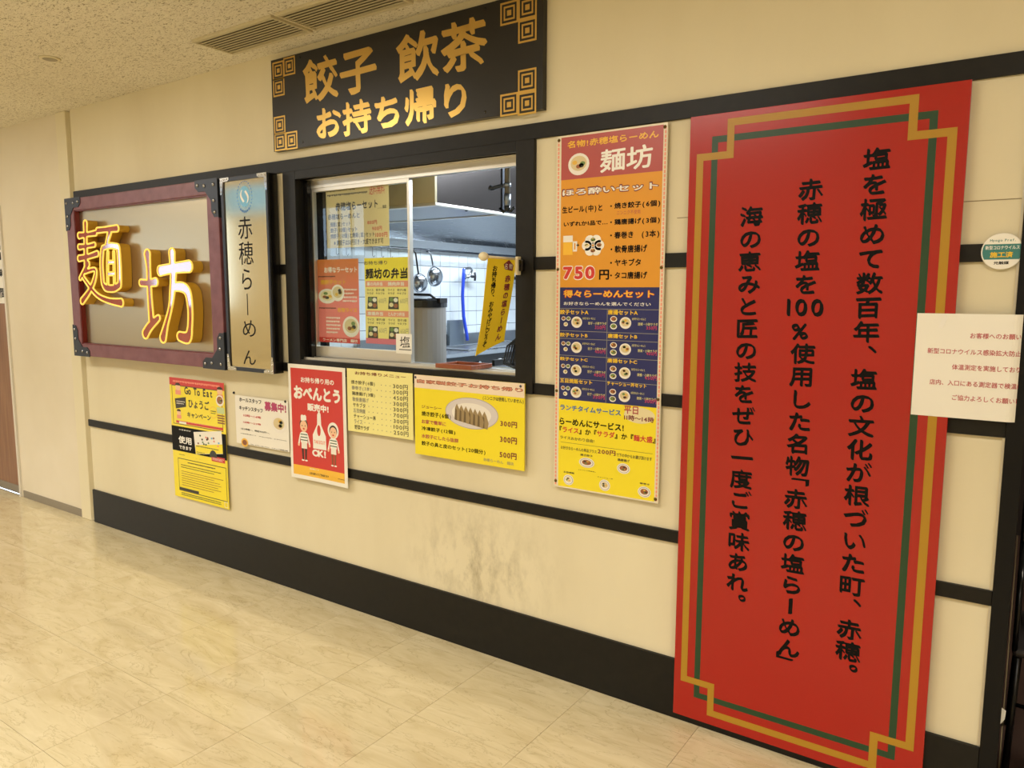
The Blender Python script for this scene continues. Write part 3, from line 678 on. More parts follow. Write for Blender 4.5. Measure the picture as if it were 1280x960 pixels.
cx, cz = -1.4776,1.7494; mp.rect(cx-.021, cz+.012, cx+.021, cz-.036, I_['amber'], 2, 'picture'); mp.rect(cx-.021, cz+.036, cx+.021, cz+.012, I_['china'], 3, 'picture'); mp.frame(cx+.02, cz+.014, cx+.040, cz-.024, .007, I_['china'], 2, 'picture')
mp.text('+', -1.4413,1.7544,-1.4286,1.7431, I_['black'], .02)
cx, cz = -1.3701,1.7459
for a in range(6): mp.disc(cx+.026*math.cos(a*1.05), cz+.022*math.sin(a*1.05), .021, .019, I_['white'], 2, 'picture', 14)
for a, k in zip(range(4), ('meat', 'green', 'rice', 'meat')): mp.bowl(cx+.026*math.cos(a*1.57), cz+.020*math.sin(a*1.57), .013, .010, 3, k)
mp.text('得々らーめんセット', -1.4966,1.583,-1.119,1.5513, I_['red'], .06, 1); mp.text('得々らーめんセット', -1.4947,1.5806,-1.1207,1.5535, I_['amber'], .03, 2)
mp.text('お好きならーめんを選んでください', -1.4933,1.537,-1.1327,1.5238, I_['white'], .005)
XM = (-1.3056,1.3288)[0]; mp.rect(XM-.001, (-1.3092,1.5131)[1], XM+.001, zy, I_['grey'], 1)
rows = [(-1.5137,1.5111)[1], (-1.5127,1.4255)[1], (-1.5116,1.3309)[1], (-1.5105,1.242)[1]]
for z in rows+[(-1.5123,1.3961)[1]]: mp.rect(L0, z+.001, R0, z-.001, I_['grey'], 1)
for s_, bx in (('餃子セットA', (-1.5097,1.507,-1.385,1.4885)), ('唐揚セットA', (-1.3033,1.5091,-1.1825,1.4906)), ('餃子セットB', (-1.5087,1.4185,-1.3873,1.4019)), ('唐揚セットB', (-1.3016,1.421,-1.1826,1.4045)), ('餃子セットC', (-1.5076,1.3248,-1.3858,1.3106)), ('唐揚セットC', (-1.302,1.3289,-1.1812,1.3125)),
               ('五目焼飯セット', (-1.5066,1.2414,-1.3643,1.2239)), ('チャーシュー丼セット', (-1.3012,1.2436,-1.1418,1.2275))):
    mp.text(s_, *bx, I_['gold'], .03)
for (cx, cz), pr, px in (((-1.4352,1.4596), '350円', (-1.3567,1.4505,-1.3126,1.4344)), ((-1.2306,1.4617), '350円', (-1.1476,1.4533,-1.1075,1.4389)), ((-1.4347,1.3637), '400円', (-1.355,1.359,-1.3109,1.3439)), ((-1.2293,1.3654), '400円', (-1.1452,1.3613,-1.105,1.3468)),
                         ((-1.4349,1.2763), '450円', (-1.3581,1.2706,-1.311,1.256)), ((-1.2291,1.2774), '450円', (-1.1494,1.2737,-1.1004,1.2581)), ((-1.4341,1.1904), '350円', (-1.3603,1.1865,-1.3103,1.1711)), ((-1.2289,1.1912), '300円', (-1.1472,1.1886,-1.1002,1.1728))):
    mp.bowl(cx, cz, .0235, .0215); left = cx < XM
    mp.text(pr, *px, I_['magenta'], .02); mp.text('お好きならーめんと', cx+.026, cz+.020, cx+.080, cz+.011, I_['lemon'], 0.)
    mp.text('餃子・小鉢サラダ' if left else '唐揚・小鉢サラダ', cx+.050, cz+.003, (XM if left else R0)-.003, cz-.008, I_['lemon'], 0.)
    for k, (dx, dz) in enumerate(((-.058, .013), (-.036, .013), (-.048, -.009)) if left else ((-.048, .013), (-.048, -.014))): mp.bowl(cx+dx, cz+dz, .0095 if left else .014, .0080 if left else .011, 3, ('meat', 'green', 'rice')[k])
mp.text('ランチタイムサービス', -1.5044,1.1385,-1.2416,1.1164, I_['blue'], .035)
cx, cz = -1.1672,1.1251; mp.disc(cx, cz, .062, .030, I_['rice'], 1); mp.text('平日', -1.2292,1.1573,-1.1716,1.1271, I_['brick'], .03); mp.text('11時〜14時', -1.2284,1.1233,-1.1086,1.1028, I_['maroon'], .02)
mp.text('らーめんにサービス!', -1.5068,1.0868,-1.2287,1.0589, I_['black'], .025)
K, Rr = I_['black'], I_['crimson']
mp.text([('『', K), ('ライス', Rr), ('』か『', K), ('サラダ', Rr), ('』か『', K), ('麺大盛', Rr), ('』', K)], -1.5064,1.0524,-1.1006,1.028, None or K, .02)
mp.text('ライスおかわり自由!', -1.5029,1.0148,-1.3516,1.0012, I_['softblack'], .005)
_z = (-1.5056,.9894)[1]; mp.rect(L0+.01, _z, R0-.01, _z-.0012, I_['softblack'], 1)
mp.text('お好きならーめんの単品プラス', -1.4995,.9745,-1.3406,.9613, I_['softblack'], .005); mp.text('200円', -1.3363,.9812,-1.2607,.9621, I_['maroon'], .02); mp.text('で下の中からお選び頂けます', -1.2565,.9751,-1.1132,.9614, I_['softblack'], .005)
for s_, bx in (('焼き餃子', (-1.4114,.9533,-1.3572,.9448)), ('鶏唐揚げ', (-1.2515,.955,-1.2022,.9449)), ('五目焼飯', (-1.4864,.8745,-1.4372,.8674)), ('チャーシュー丼', (-1.3353,.8741,-1.2697,.8701)), ('春巻き', (-1.1593,.8762,-1.1202,.8698)), ('(ニンニク不使用)', (-1.4182,.8907,-1.3439,.8865))):
    mp.text(s_, *bx, I_['softblack'], .01)
for (cx, cz), rx, rz, k in (((-1.3832,.9203), .034, .0195, 'meat'), ((-1.2265,.9186), .027, .020, 'meat'), ((-1.4632,.8412), .023, .021, 'rice'), ((-1.304,.8431), .0235, .022, 'noodle'), ((-1.1402,.8423), .026, .021, 'meat')):
    mp.disc(cx, cz, rx, rz, I_['china'], 2, 'picture'); mp.disc(cx, cz, rx*.85, rz*.82, I_['grey'], 3, 'picture'); mp.bowl(cx, cz, rx*.78, rz*.75, 4, k)
for x, z in ((-1.522, .83), (-1.096, .822), (-1.522, 2.14), (-1.096, 2.14), (-1.522, 1.19), (-1.096, 1.19), (-1.522, 1.66), (-1.096, 1.66)): M().lathe([(0, -.0225), (.004, -.022), (.0065, -.019)], (x, 0, z), 10, 'y').build('screw', mat('brass_screw', '#6f5c33', .35, 1.), mp.root, smooth=True)
mp.done()

# ================================================================== POSTERS UNDER THE SIGNS AND WINDOW
def bend(x0, x1, amp, zc=None):
    def w(v):
        t = (v[0]-x0)/(x1-x0); return (v[0], v[1]-amp*(abs(t-.5)*2)**2.2, v[2])
    return w
ge = Board('campaign_poster', 'narrow yellow and black meal campaign poster with a card picture, leftmost low on the wall', 'poster', (-4.218, 1.068, -3.682, .345), -.0125, .0015, I_['yellow'], 'sheet')
ge.rect(-4.218, 1.068, -3.682, 1.024, I_['crimson'], 0); ge.scribble(-4.18, 1.058, -3.72, 1.034, 1, I_['salmon'], 1)
ge.frame(-4.196, 1.024, -3.706, .79, .004, I_['softblack'], 0)
ge.text('Go To Eat', -4.0659,1.0206,-3.7947,.9762, I_['softblack'], .03); ge.text('ひょうご', -4.0316,.9526,-3.8275,.9004, I_['softblack'], .02); ge.text('キャンペーン', -4.0481,.8736,-3.8177,.8408, I_['softblack'], .02)
ge.poly([-4.1703,.9434, -4.056,.9594, -4.0571,.9017, -4.1624,.8834][0:0] or [tuple(q) for q in ([(-4.1624,.8834),(-4.0571,.9017),(-4.056,.9594),(-4.1688,.9427)])], I_['softblack'], 1); ge.scribble(-4.1524,.935,-4.0678,.9096, 2, I_['paper'], 2)
for (cx, cz), s_ in (((-4.1315,1.0136), 1), ((-3.7216,1.0182), 1), ((-4.1333,.8613), .8)):
    ge.disc(cx, cz, .026*s_, .020*s_, I_['skin'], 1, 'picture'); ge.disc(cx, cz+.010*s_, .027*s_, .016*s_, I_['hair'], 2, 'picture', a1=180); ge.rect(cx-.028*s_, cz-.018*s_, cx+.028*s_, cz-.045*s_, I_['salmon'], 1, 'picture')
cx, cz = -3.7255,.9649; ge.bowl(cx, cz, .036, .032, 2, 'meat'); cx, cz = -3.7223,.9121; ge.rect(cx-.035, cz+.015, cx+.035, cz-.02, I_['pgreen'], 1, 'picture')
for k in range(4): ge.rect(cx-.033, cz-.028-k*.014, cx+.035, cz-.036-k*.014, I_['brown'], 1, 'picture')
cx, cz = -3.7904,.893; ge.disc(cx, cz, .037, .034, I_['amber'], 1); ge.disc(cx, cz, .034, .031, I_['yellow'], 2); ge.scribble(cx-.025, cz+.012, cx+.025, cz-.012, 2, I_['softblack'], 3)
ge.rect(-4.1663,.813,-3.7063,.7977, I_['crimson'], 1); ge.rect(-4.1356,.8093,-4.0622,.7964, I_['paper'], 2); ge.scribble(-4.0481,.8104,-3.7296,.811, 1, I_['salmon'], 2, fill=.45)
za = ((-4.1914,.7778)[1]); zc = (-4.193,.6283)[1]
ge.rect(-4.218, za, -3.682, zc, I_['black'], 2)
ge.text('お食事券が', -4.1419,.7635,-4.0202,.7562, I_['white'], .01, 3); ge.text('使用', -4.1512,.7219,-4.0188,.6769, I_['white'], .03, 3); ge.text('できます', -4.1484,.6645,-4.0208,.6426, I_['white'], .03, 3)
cardp = [tuple(q) for q in ([(-3.9807,.6286),(-3.7168,.6625)])]+[tuple(q) for q in ([(-3.7226,.7934),(-3.9937,.759)])]
ge.poly(cardp, I_['paper'], 4, 'card_picture')
x_0, x_1 = cardp[0][0], cardp[1][0]; z_0, z_1 = cardp[0][1], cardp[3][1]; H_ = z_1-z_0
ge.poly([(x_0, z_0+.002), (x_1, cardp[1][1]+.002), (x_1-.001, cardp[1][1]+H_*.42), (x_0, z_0+H_*.42)], I_['yellow'], 5, 'card_picture')
ge.disc((x_0+x_1)/2+.04, z_0+.004, .036, .040, I_['nori'], 6, 'card_picture', a1=180)
rr = random.Random(3)
for k in range(16): ge.disc(rr.uniform(x_0+.015, x_1-.015), rr.uniform(z_0+H_*.52, z_1-.012), .0085, .006, I_[rr.choice(['green', 'salmon', 'softblack', 'brown', 'skyblue', 'leaf'])], 6, 'card_picture', 8)
ge.scribble(x_0+.01, z_0+H_*.44, x_1-.04, z_0+H_*.34, 1, I_['softblack'], 6); ge.scribble(x_0+.01, z_0+H_*.15, x_0+.09, z_0+.005, 2, I_['softblack'], 6)
ge.rect(-3.8269,.6386,-3.7008,.609, I_['crimson'], 5); ge.scribble(-3.8184,.6304,-3.7077,.6149, 3, I_['paper'], 6)
ge.text('〜 3.3.31', -4.0762,.6033,-3.9218,.6023, I_['brown'], .02, 3); ge.scribble(-4.1533,.608,-4.0945,.6072, 1, I_['softblack'], 3)
x0, z1, x1, z0 = (-4.1681,.5811,-3.6949,.4001); z1 = (-4.1661,.5852)[1]; z0 = (-4.1603,.3868)[1]; ge.frame(x0, z1, x1, z0, .0035, I_['softblack'], 2)
ge.scribble(x0+.10, z1-.012, x1-.10, z1-.026, 1, I_['softblack'], 3); ge.scribble(x0+.03, z1-.032, x1-.05, z1-.060, 2, I_['softblack'], 3, fill=.35); ge.scribble(x0+.03, z1-.070, x1-.03, z0+.030, 7, I_['brown'], 3, fill=.3)
ge.rect(x0+.002, z0+.020, x0+.20, z0+.004, I_['softblack'], 3); ge.scribble(x0+.02, z0-.008, x1-.06, z0-.030, 2, I_['green'], 3, fill=.5); ge.frame(x1-.028, .385, x1+.004, .352, .003, I_['paper'], 3); ge.done()

st = Board('staff_wanted_notice', 'small white recruitment notice with a noodle bowl picture, left of the red bento poster', 'notice', (-3.588, 1.010, -3.142, .743), -.0125, .001, I_['paper'], 'sheet')
st.text('ホールスタッフ', -3.5488,1.0002,-3.36,.9763, I_['black'], .03); st.text('キッチンスタッフ', -3.5518,.9544,-3.3501,.9303, I_['black'], .03); st.text('募集中!', -3.3338,.9963,-3.1583,.945, I_['magenta'], .045)
st.text('10時〜14時', -3.5184,.9105,-3.3679,.8962, I_['crimson'], .01); st.text('18時〜22時', -3.5209,.8713,-3.37,.8602, I_['crimson'], .01)
st.text('1日3時間〜、時給900円〜、', -3.5453,.8322,-3.2983,.8215, I_['softblack'], .01); st.text('3時間勤務にて　平日900円、土日950円', -3.5485,.8025,-3.1645,.7985, I_['softblack'], .01)
st.text('TEL 0791-43-7415　スタッフ募集2階', -3.4663,.7513,-3.1564,.7457, I_['softblack'], .01)
cx, cz = -3.2203,.8819; st.bowl(cx, cz, .058, .046); cx, cz = -3.5154,.7519; st.disc(cx, cz, .030, .024, I_['amber'], 2, 'picture'); st.disc(cx, cz, .020, .015, I_['brown'], 3, 'picture')
st.done()
for x, z, nm in ((-3.612, 1.018, 'black pin head stuck in the wall beside the left corner of the staff notice'), (-3.163, 1.008, 'black pin head at the top right corner of the staff notice')):
    o = M().lathe([(0, -.0165), (.006, -.016), (.008, -.0135)] if x > -3.3 else [(0, -.006), (.006, -.0055), (.008, -.0003)], (0, 0, 0), 10, 'y').build('push_pin', blackg)
    o.location = (x, -.0, z) if x < -3.3 else (x, -.0005, z); o['label'] = nm; o['category'] = 'pin'; o['group'] = 'pins of the staff notice'

ob = Board('bento_poster', 'red takeaway bento poster with two cooks and a carrier bag, below the slim panel sign', 'poster', (-3.118, 1.210, -2.700, .620), -.0205, .0015, I_['paper'], 'sheet', warp=bend(-3.118, -2.700, .004))
x0, z1, x1, z0 = (-3.1063,1.2002,-2.7223,1.1983)[0], 1.190, -2.722, .640; x0 = -3.100
ob.rect(x0, z1, x1, .690, I_['crimson'], 0); ob.rect(x0, .690, x1, z0, I_['amber'], 0)
ob.text('お持ち帰り用の', -3.0255,1.1478,-2.7827,1.1195, I_['white'], .03); ob.text('おべんとう', -3.0792,1.102,-2.7411,1.0327, I_['white'], .055); ob.text('販売中!', -2.9822,1.0177,-2.8264,.9788, I_['white'], .05)
ob.text('OK!', -2.9553,.7854,-2.8549,.7492, I_['white'], .05)
def cook(cx, zt, zb, man):
    h = zt-zb; P = lambda pts, mt, lv: ob.poly([(cx+a*h, zb+b*h) for a, b in pts], mt, lv, 'cook_picture')
    if man: P([(-.085, .86), (.085, .86), (.085, .97), (.05, 1.), (0, .985), (-.05, 1.), (-.085, .97)], I_['white'], 2)
    else: ob.disc(cx, zb+h*.80, h*.175, h*.18, I_['white'], 1, 'cook_picture')
    ob.disc(cx, zb+h*.79, h*.125, h*.125, I_['hair'], 2, 'cook_picture'); ob.disc(cx, zb+h*.755, h*.11, h*.12, I_['skin'], 3, 'cook_picture')
    for s_ in (-1, 1): ob.disc(cx+s_*h*.045, zb+h*.765, h*.012, h*.014, I_['hair'], 4, 'cook_picture', 8)
    ob.disc(cx, zb+h*.70, h*.03, h*.018, I_['crimson'], 4, 'cook_picture', 10)
    P([(-.03, .60), (.03, .60), (.03, .66), (-.03, .66)], I_['skin'], 2)
    P([(-.10, .40), (.10, .40), (.12, .60), (.06, .635), (-.06, .635), (-.12, .60)], I_['white'], 2)
    for s_ in (-1, 1):
        q = [(s_*.10, .60), (s_*.13, .57), (s_*.19, .37), (s_*.14, .36)]; P(q if s_ < 0 else q[::-1], I_['white'], 2); ob.disc(cx+s_*h*.165, zb+h*.35, h*.03, h*.03, I_['skin'], 3, 'cook_picture', 10)
    for z in (.57, .51, .45): P([(-.105, z), (.105, z), (.105, z+.02), (-.105, z+.02)], I_['green'], 3)
    P([(-.085, .28), (.085, .28), (.085, .42), (-.085, .42)], I_['paper'], 3)
    for s_ in (-1, 1): P(sorted([(s_*.02, .28), (s_*.08, .28), (s_*.06, .04), (s_*.02, .04)], key=lambda q: math.atan2(q[1]-.16, q[0]-s_*.05)), I_['hair' if man else 'brown'], 3); ob.disc(cx+s_*h*.05, zb+h*.03, h*.045, h*.018, I_['white'], 3, 'cook_picture', 10)
(ax, az), (bx_, bz) = (-3.0156,.9554), (-3.0112,.7124); cook((ax+bx_)/2, az, bz, True); (ax, az), (bx_, bz) = (-2.7973,.9411), (-2.7968,.7121); cook((ax+bx_)/2, az, bz, False)
cx, cz = -2.9017,.8396
ob.poly([(cx-.046, cz-.05), (cx+.052, cz-.05), (cx+.050, cz+.02), (cx+.018, cz+.075), (cx+.016, cz+.13), (cx+.004, cz+.145), (cx-.010, cz+.125), (cx-.012, cz+.075), (cx-.046, cz+.02)], I_['white'], 2, 'bag_picture')
ob.disc(cx, cz+.045, .013, .028, I_['crimson'], 3, 'bag_picture'); ob.text('TAKEOUT', cx-.040, cz-.005, cx+.045, cz-.023, I_['salmon'], .02, 3)
ob.text('店頭にて', -2.9783,.6837,-2.9084,.6785, I_['white'], .02, 2); ob.text('お持ち帰りにてご予約承ります', -2.9792,.6641,-2.838,.6512, I_['softblack'], .01, 2); ob.scribble(-2.7703,.6591,-2.7228,.6565, 1, I_['brown'], 2)
ob.done()

hm = Board('takeaway_price_list', 'pale yellow handmade takeaway price list taped under the window, beside the bento poster', 'notice', (-2.690, 1.211, -2.270, .908), -.0205, .001, I_['lemon'], 'sheet', warp=bend(-2.690, -2.270, .003))
hm.text('お持ち帰りメニュー', -2.6371,1.1995,-2.3115,1.1835, I_['brown'], .015)
for k, (a, pr, nd_) in enumerate((('焼き餃子(6個)', '300円', 3), ('春巻き(3本)', '300円', 4), ('鶏唐揚げ(3個)', '450円', 3), ('軟骨唐揚げ', '300円', 5), ('ヤキブタ', '300円', 6), ('五目焼飯', '700円', 6), ('チャーシュー丼', '300円', 3), ('ライス', '100円', 7), ('野菜サラダ', '250円', 5))):
    z = 1.156-k*.0268; n = len(a); w_ = .026*sum(adv(c) for c in a)*.86
    hm.text(a, -2.662+.004*k*.5, z, -2.662+w_, z-.0215, I_['grey'] if k % 2 else I_['softblack'], .004); hm.text(pr, -2.392, z, -2.300, z-.0215, I_['softblack'], .004)
    for q in range(nd_): x = -2.410-q*.028; hm.disc(x, z-.011, .0025, .0025, I_['grey'], 2, 'print', 6)
hm.done()

gy = Board('gyoza_board', 'bright yellow dumpling takeaway board with a plate photo, under the right half of the window', 'sign', (-2.257, 1.208, -1.667, .849), -.0205, .007, I_['yellow'], 'board', bev=.0008)
gy.rect(-2.257, 1.208, -1.667, 1.150, mat('ink_blush', '#f2dfc8', .35), 0)
gy.text('自家製餃子お持ち帰り', -2.242,1.1894,-1.6735,1.1714, I_['brown'], .05, 1); gy.text('自家製餃子お持ち帰り', -2.2382,1.1868,-1.6767,1.1738, I_['salmon'], .0, 2)
gy.text('(ニンニクは使用していません)', -1.8752,1.1435,-1.6709,1.124, I_['softblack'], .01)
cx, cz = -1.9373,1.0621
gy.disc(cx, cz, .142, .067, mat('ink_plate_rim', '#b9b0b0', .3), 1, 'plate_picture', 36); gy.disc(cx, cz, .138, .064, I_['plate'], 2, 'plate_picture', 36); gy.disc(cx, cz-.002, .105, .046, I_['china'], 3, 'plate_picture', 30)
for k in range(7):
    x = cx-.075+k*.0245; z = cz-.004-k*.0035
    gy.poly([(x-.016, z-.030), (x+.014, z-.036), (x+.020, z-.010), (x+.010, z+.020), (x-.002, z+.040), (x-.012, z+.022)], I_['gyoza'], 4+(k % 3), 'dumpling_picture')
    gy.poly([(x-.014, z-.030), (x-.002, z-.033), (x-.002, z+.012), (x-.010, z+.020)], I_['gyozad'], 5+(k % 3), 'dumpling_picture')
for s_, bx, c in (('ジューシー', (-2.2151,1.0749,-2.1009,1.0612), 'brown'), ('焼き餃子(6個)', (-2.2155,1.0478,-2.0484,1.0233), 'black'), ('お家で簡単に', (-2.2161,1.0112,-2.076,.9919), 'brick'), ('冷凍餃子(12個)', (-2.2166,.9796,-2.0246,.9587), 'black'),
                  ('水餃子にしたら抜群', (-2.2171,.9449,-2.0069,.9265), 'brick'), ('餃子の具と皮のセット(20個分)', (-2.2176,.9131,-1.863,.8904), 'black')):
    gy.text(s_, *bx, I_[c], .012)
for s_, bx in (('300円', (-1.7859,1.0477,-1.7022,1.0224)), ('300円', (-1.7875,.9828,-1.7027,.9551)), ('500円', (-1.7891,.9175,-1.7041,.8907))): gy.text(s_, *bx, I_['maroon'], .02)
gy.text('赤穂らーめん　麺坊', -1.8733,.8793,-1.7177,.8651, I_['grey'], .0)
for x in (-2.250, -1.686): M().lathe([(0, -.031), (.004, -.0305), (.006, -.0276)], (x, 0, 1.196), 10, 'y').build('screw', mat('blue_pin', '#3a3f58', .35), gy.root)
gy.done()

# ================================================================== ROUND STICKER, HANGING NOTICE
cx, cz = -.0878,1.6877
sk = thing('round_sticker', 'round teal and cream sticker on the black rail right of the red sign', 'sticker', (cx, -.0122, cz-.05))
M().lathe([(.0485, -.0135), (.050, -.0122)], (cx, 0, cz), 36, 'y').build('disc', I_['paper'], sk)
tb = M(); n = 20
def chord(z0, z1, r=.0465):
    a0, a1 = math.asin(z0/r), math.asin(z1/r); pts = [(r*math.cos(a0+(a1-a0)*k/8), r*math.sin(a0+(a1-a0)*k/8)) for k in range(9)]; return pts+[(-x, z) for x, z in reversed(pts)]
tb.add([(cx+a, -.0138, cz+b) for a, b in chord(-.022, .020)], [tuple(range(18))]); tb.build('teal_band', I_['teal'], sk, recalc=False)
t1 = M(); flat_text(t1, 'Hyogo Pref.', cx-.030, cz+.034, cx+.030, cz+.025, -.0138, .01); t1.build('lettering', I_['teal'], sk, recalc=False)
t1 = M(); flat_text(t1, '新型コロナウイルス', cx-.040, cz+.016, cx+.040, cz+.005, -.0141, .01); t1.build('lettering', I_['white'], sk, recalc=False)
t1 = M(); flat_text(t1, '施工済', cx-.028, cz-.001, cx+.026, cz-.017, -.0141, .03); t1.build('lettering', I_['gold'], sk, recalc=False)
t1 = M(); flat_text(t1, '光触媒', cx-.018, cz-.027, cx+.018, cz-.036, -.0138, .03); t1.build('lettering', I_['black'], sk, recalc=False)

def curl(v):
    x, y, z = v; s0 = -.05
    if x <= s0: return (x, y, z)
    r = .034; a = (x-s0)/r; d = y+.03       # d: offset from the sheet's mid surface
    if a < 1.9: return (s0+(r-d)*math.sin(a), -.03+r-(r-d)*math.cos(a), z)
    e = (x-s0)-1.9*r; return (s0+(r-d)*math.sin(1.9)+e*math.cos(1.9), -.03+r-(r-d)*math.cos(1.9)+e*math.sin(1.9), z)
nt = Board('customer_notice', 'white sheet with red print curling round the black end post, over the red sign', 'notice', (-.284, 1.514, .013, 1.214), -.0295, .0006, I_['paper'], 'sheet', warp=curl)
rt = mat('ink_rose', '#c0565c', .4)
for s_, (x, z), n in (('お客様へのお願い', (-.1473,1.4533), 8), ('新型コロナウイルス感染拡大防止のため', (-.2513,1.4065), 18), ('体温測定を実施しております', (-.1866,1.3621), 13), ('店内、入口にある測定器で検温に', (-.2407,1.3158), 15), ('ご協力よろしくお願いします', (-.1811,1.2741), 13)):
    nt.text(s_, x, z+.0075, x+.0152*n, z-.0085, rt, .006, 1)
nt.done()
for x, y, z, l in ((-.262, -.031, 1.506, 'strip of clear shiny tape over the top left of the white notice'),):
    o = M().box(-.006, .006, -.0012, -.0004, -.03, .006).build('tape_strip', mat('shiny_tape', '#f6f2ea', .1), None); o.location = (x+.05, y+.0005, z-.006); o.rotation_euler = (0, R(22), 0); o['label'] = l; o['category'] = 'tape'

# ================================================================== POSTERS ON THE GLASS
w1 = Board('set_menu_card', 'cream set menu card behind the glass, upper left of the window', 'notice', (-2.9173,2.0927,-2.4948,1.787), .078, .0005, translucent('card_cream', '#f3e3b4', .5), 'sheet')
w1.scribble(-2.9109,2.0713,-2.7155,2.0529, 1, I_['softblack'], 1); w1.scribble(-2.9073,2.05,-2.6326,2.0307, 1, I_['softblack'], 1)
w1.text('送料無料', -2.6191,2.0728,-2.5194,2.0256, I_['crimson'], .0, amt=.01); w1.text('赤穂塩らーセット', -2.8511,2.0043,-2.5651,1.9632, I_['softblack'], .03, amt=.01); w1.text('…並', -2.5648,1.9746,-2.509,1.9598, I_['softblack'], .01)
for s_, bx in (('赤穂塩らーめんと', (-2.907,1.9415,-2.6858,1.9237)), ('焼飯(並)セット', (-2.8906,1.9013,-2.7482,1.8856)), ('餃子(10個)セット', (-2.89,1.871,-2.703,1.857)), ('焼餃子(10個)と焼飯(並)セット', (-2.8911,1.8407,-2.5889,1.829)), ('※焼餃子は50円引き・大盛できます可', (-2.8672,1.8095,-2.533,1.7981))):
    x0, z1, x1, z0 = bx; w1.text(s_, x0, z0+.027, x1, z0, I_['softblack'], .012)
for s_, bx in (('800円', (-2.6345,1.9082,-2.5727,1.889)), ('900円', (-2.604,1.8789,-2.5411,1.8588)), ('1000円', (-2.5843,1.8502,-2.5066,1.8275))): w1.text(s_, *bx, I_['crimson'], .012)
w1.done()
w2 = Board('orange_set_poster', 'faded orange to pink set poster behind the glass, lower left of the window', 'poster', (-2.9969,1.7322,-2.7025,1.3203), .078, .0005, translucent('card_pink', '#f2a096', .5), 'sheet')
X0, Z1, X1, Z0 = w2.box; H_ = Z1-Z0; W_ = X1-X0
gm = translucent('card_orange', '#f2a868', .5); _c2 = nd(gm, 'ShaderNodeSeparateXYZ'); lk(gm, nd(gm, 'ShaderNodeNewGeometry').outputs['Position'], _c2.inputs[0])
_mr = nd(gm, 'ShaderNodeMapRange'); lk(gm, _c2.outputs[2], _mr.inputs[0]); _mr.inputs[1].default_value = Z1-H_*.45; _mr.inputs[2].default_value = Z1
_cc = ramp(gm, _mr.outputs[0], [(0., '#f2a096'), (1., '#f2a552')]); base(gm, _cc)
w2.rect(X0, Z1, X1, Z1-H_*.45, gm, 0)
w2.text('お得なラーセット', X0+W_*.18, Z1-H_*.09, X0+W_*.97, Z1-H_*.16, I_['paper'], .02, 2); w2.text('焼餃子セット', X0+W_*.08, Z1-H_*.24, X0+W_*.70, Z1-H_*.30, I_['amber'], .03, 2)
w2.bowl(X0+W_*.24, Z1-H_*.44, W_*.22, H_*.09, 1, 'rice'); w2.bowl(X0+W_*.50, Z1-H_*.40, W_*.16, H_*.10, 4, 'noodle'); w2.bowl(X0+W_*.80, Z1-H_*.80, W_*.20, H_*.125, 2, 'noodle')
w2.scribble(X0+W_*.03, Z1-H_*.19, X0+W_*.45, Z1-H_*.22, 1, I_['softblack'], 2); w2.scribble(X0+W_*.62, Z1-H_*.34, X0+W_*.96, Z1-H_*.52, 4, I_['paper'], 2); w2.scribble(X0+W_*.03, Z1-H_*.57, X0+W_*.45, Z1-H_*.60, 1, I_['softblack'], 2)
w2.text('名物ライス', X0+W_*.48, Z1-H_*.575, X0+W_*.95, Z1-H_*.63, I_['amber'], .03, 2); w2.scribble(X0+W_*.20, Z1-H_*.68, X0+W_*.55, Z1-H_*.90, 5, I_['paper'], 2); w2.rect(X0, Z0+H_*.06, X1, Z0, I_['crimson'], 0)
w2.text('ラーメン専門店　麺坊', X0+W_*.10, Z0+H_*.05, X1-W_*.05, Z0+H_*.012, I_['paper'], .01, 1)
w2.done()
w3 = Board('bento_menu_sheet', 'yellow boxed-lunch menu sheet behind the glass, beside the orange poster', 'poster', (-2.6613,1.7324,-2.3756,1.3254), .078, .0005, translucent('card_yellow', '#f5e6a0', .5), 'sheet')
X0, Z1, X1, Z0 = w3.box; H_ = Z1-Z0; W_ = X1-X0
w3.rect(X0, Z1, X1, Z1-H_*.26, I_['yellow'], 0); w3.rect(X0, Z0+H_*.065, X1, Z0, I_['pink'], 0)
w3.text('お持ち帰り', -2.6642,1.7189,-2.5113,1.7, I_['softblack'], .01, amt=.01); w3.text('麺坊の弁当', X0+W_*.02, Z1-H_*.115, X0+W_*.97, Z1-H_*.245, I_['black'], .03, 1, amt=.014, sh=.06)
for r_ in (0, 1):
    zt = Z1-H_*(.265+.345*r_); w3.rect(X0+W_*.02, zt, X1-W_*.01, zt-H_*.07, I_['salmon'], 0)
    for c_ in (0, 1):
        xa = X0+W_*(.05+.48*c_); w3.text(('幕の内弁当', '焼肉弁当', '唐揚弁当', 'とんかつ弁当')[r_*2+c_], xa, zt-H_*.012, xa+W_*.36, zt-H_*.058, I_['paper'], .02, 1)
        w3.text('ライス　餃子2個', xa, zt-H_*.09, xa+W_*.40, zt-H_*.12, I_['softblack'], .01, 1); w3.text('サラダ　ヤキブタ', xa, zt-H_*.13, xa+W_*.40, zt-H_*.16, I_['softblack'], .01, 1)
        q = [(xa, zt-H_*.325), (xa+W_*.24, zt-H_*.325), (xa+W_*.23, zt-H_*.185), (xa+W_*.02, zt-H_*.185)]; w3.poly(q, I_['nori'], 1, 'lunch_box_picture')
        ccx = sum(p[0] for p in q)/4; ccz = sum(p[1] for p in q)/4
        for dx, dz, mt in ((-.05, -.02, 'rice'), (.05, -.03, 'meat'), (.05, .035, 'paper'), (-.045, .04, 'leaf')): w3.disc(ccx+W_*dx, ccz+H_*dz, W_*.05, H_*.026, I_[mt], 2, 'lunch_box_picture', 8)
        w3.text(('600', '600', '650', '650')[r_*2+c_]+'円', xa+W_*.27, zt-H_*.20, xa+W_*.44, zt-H_*.26, I_['grey'], .0, 1)
w3.done()
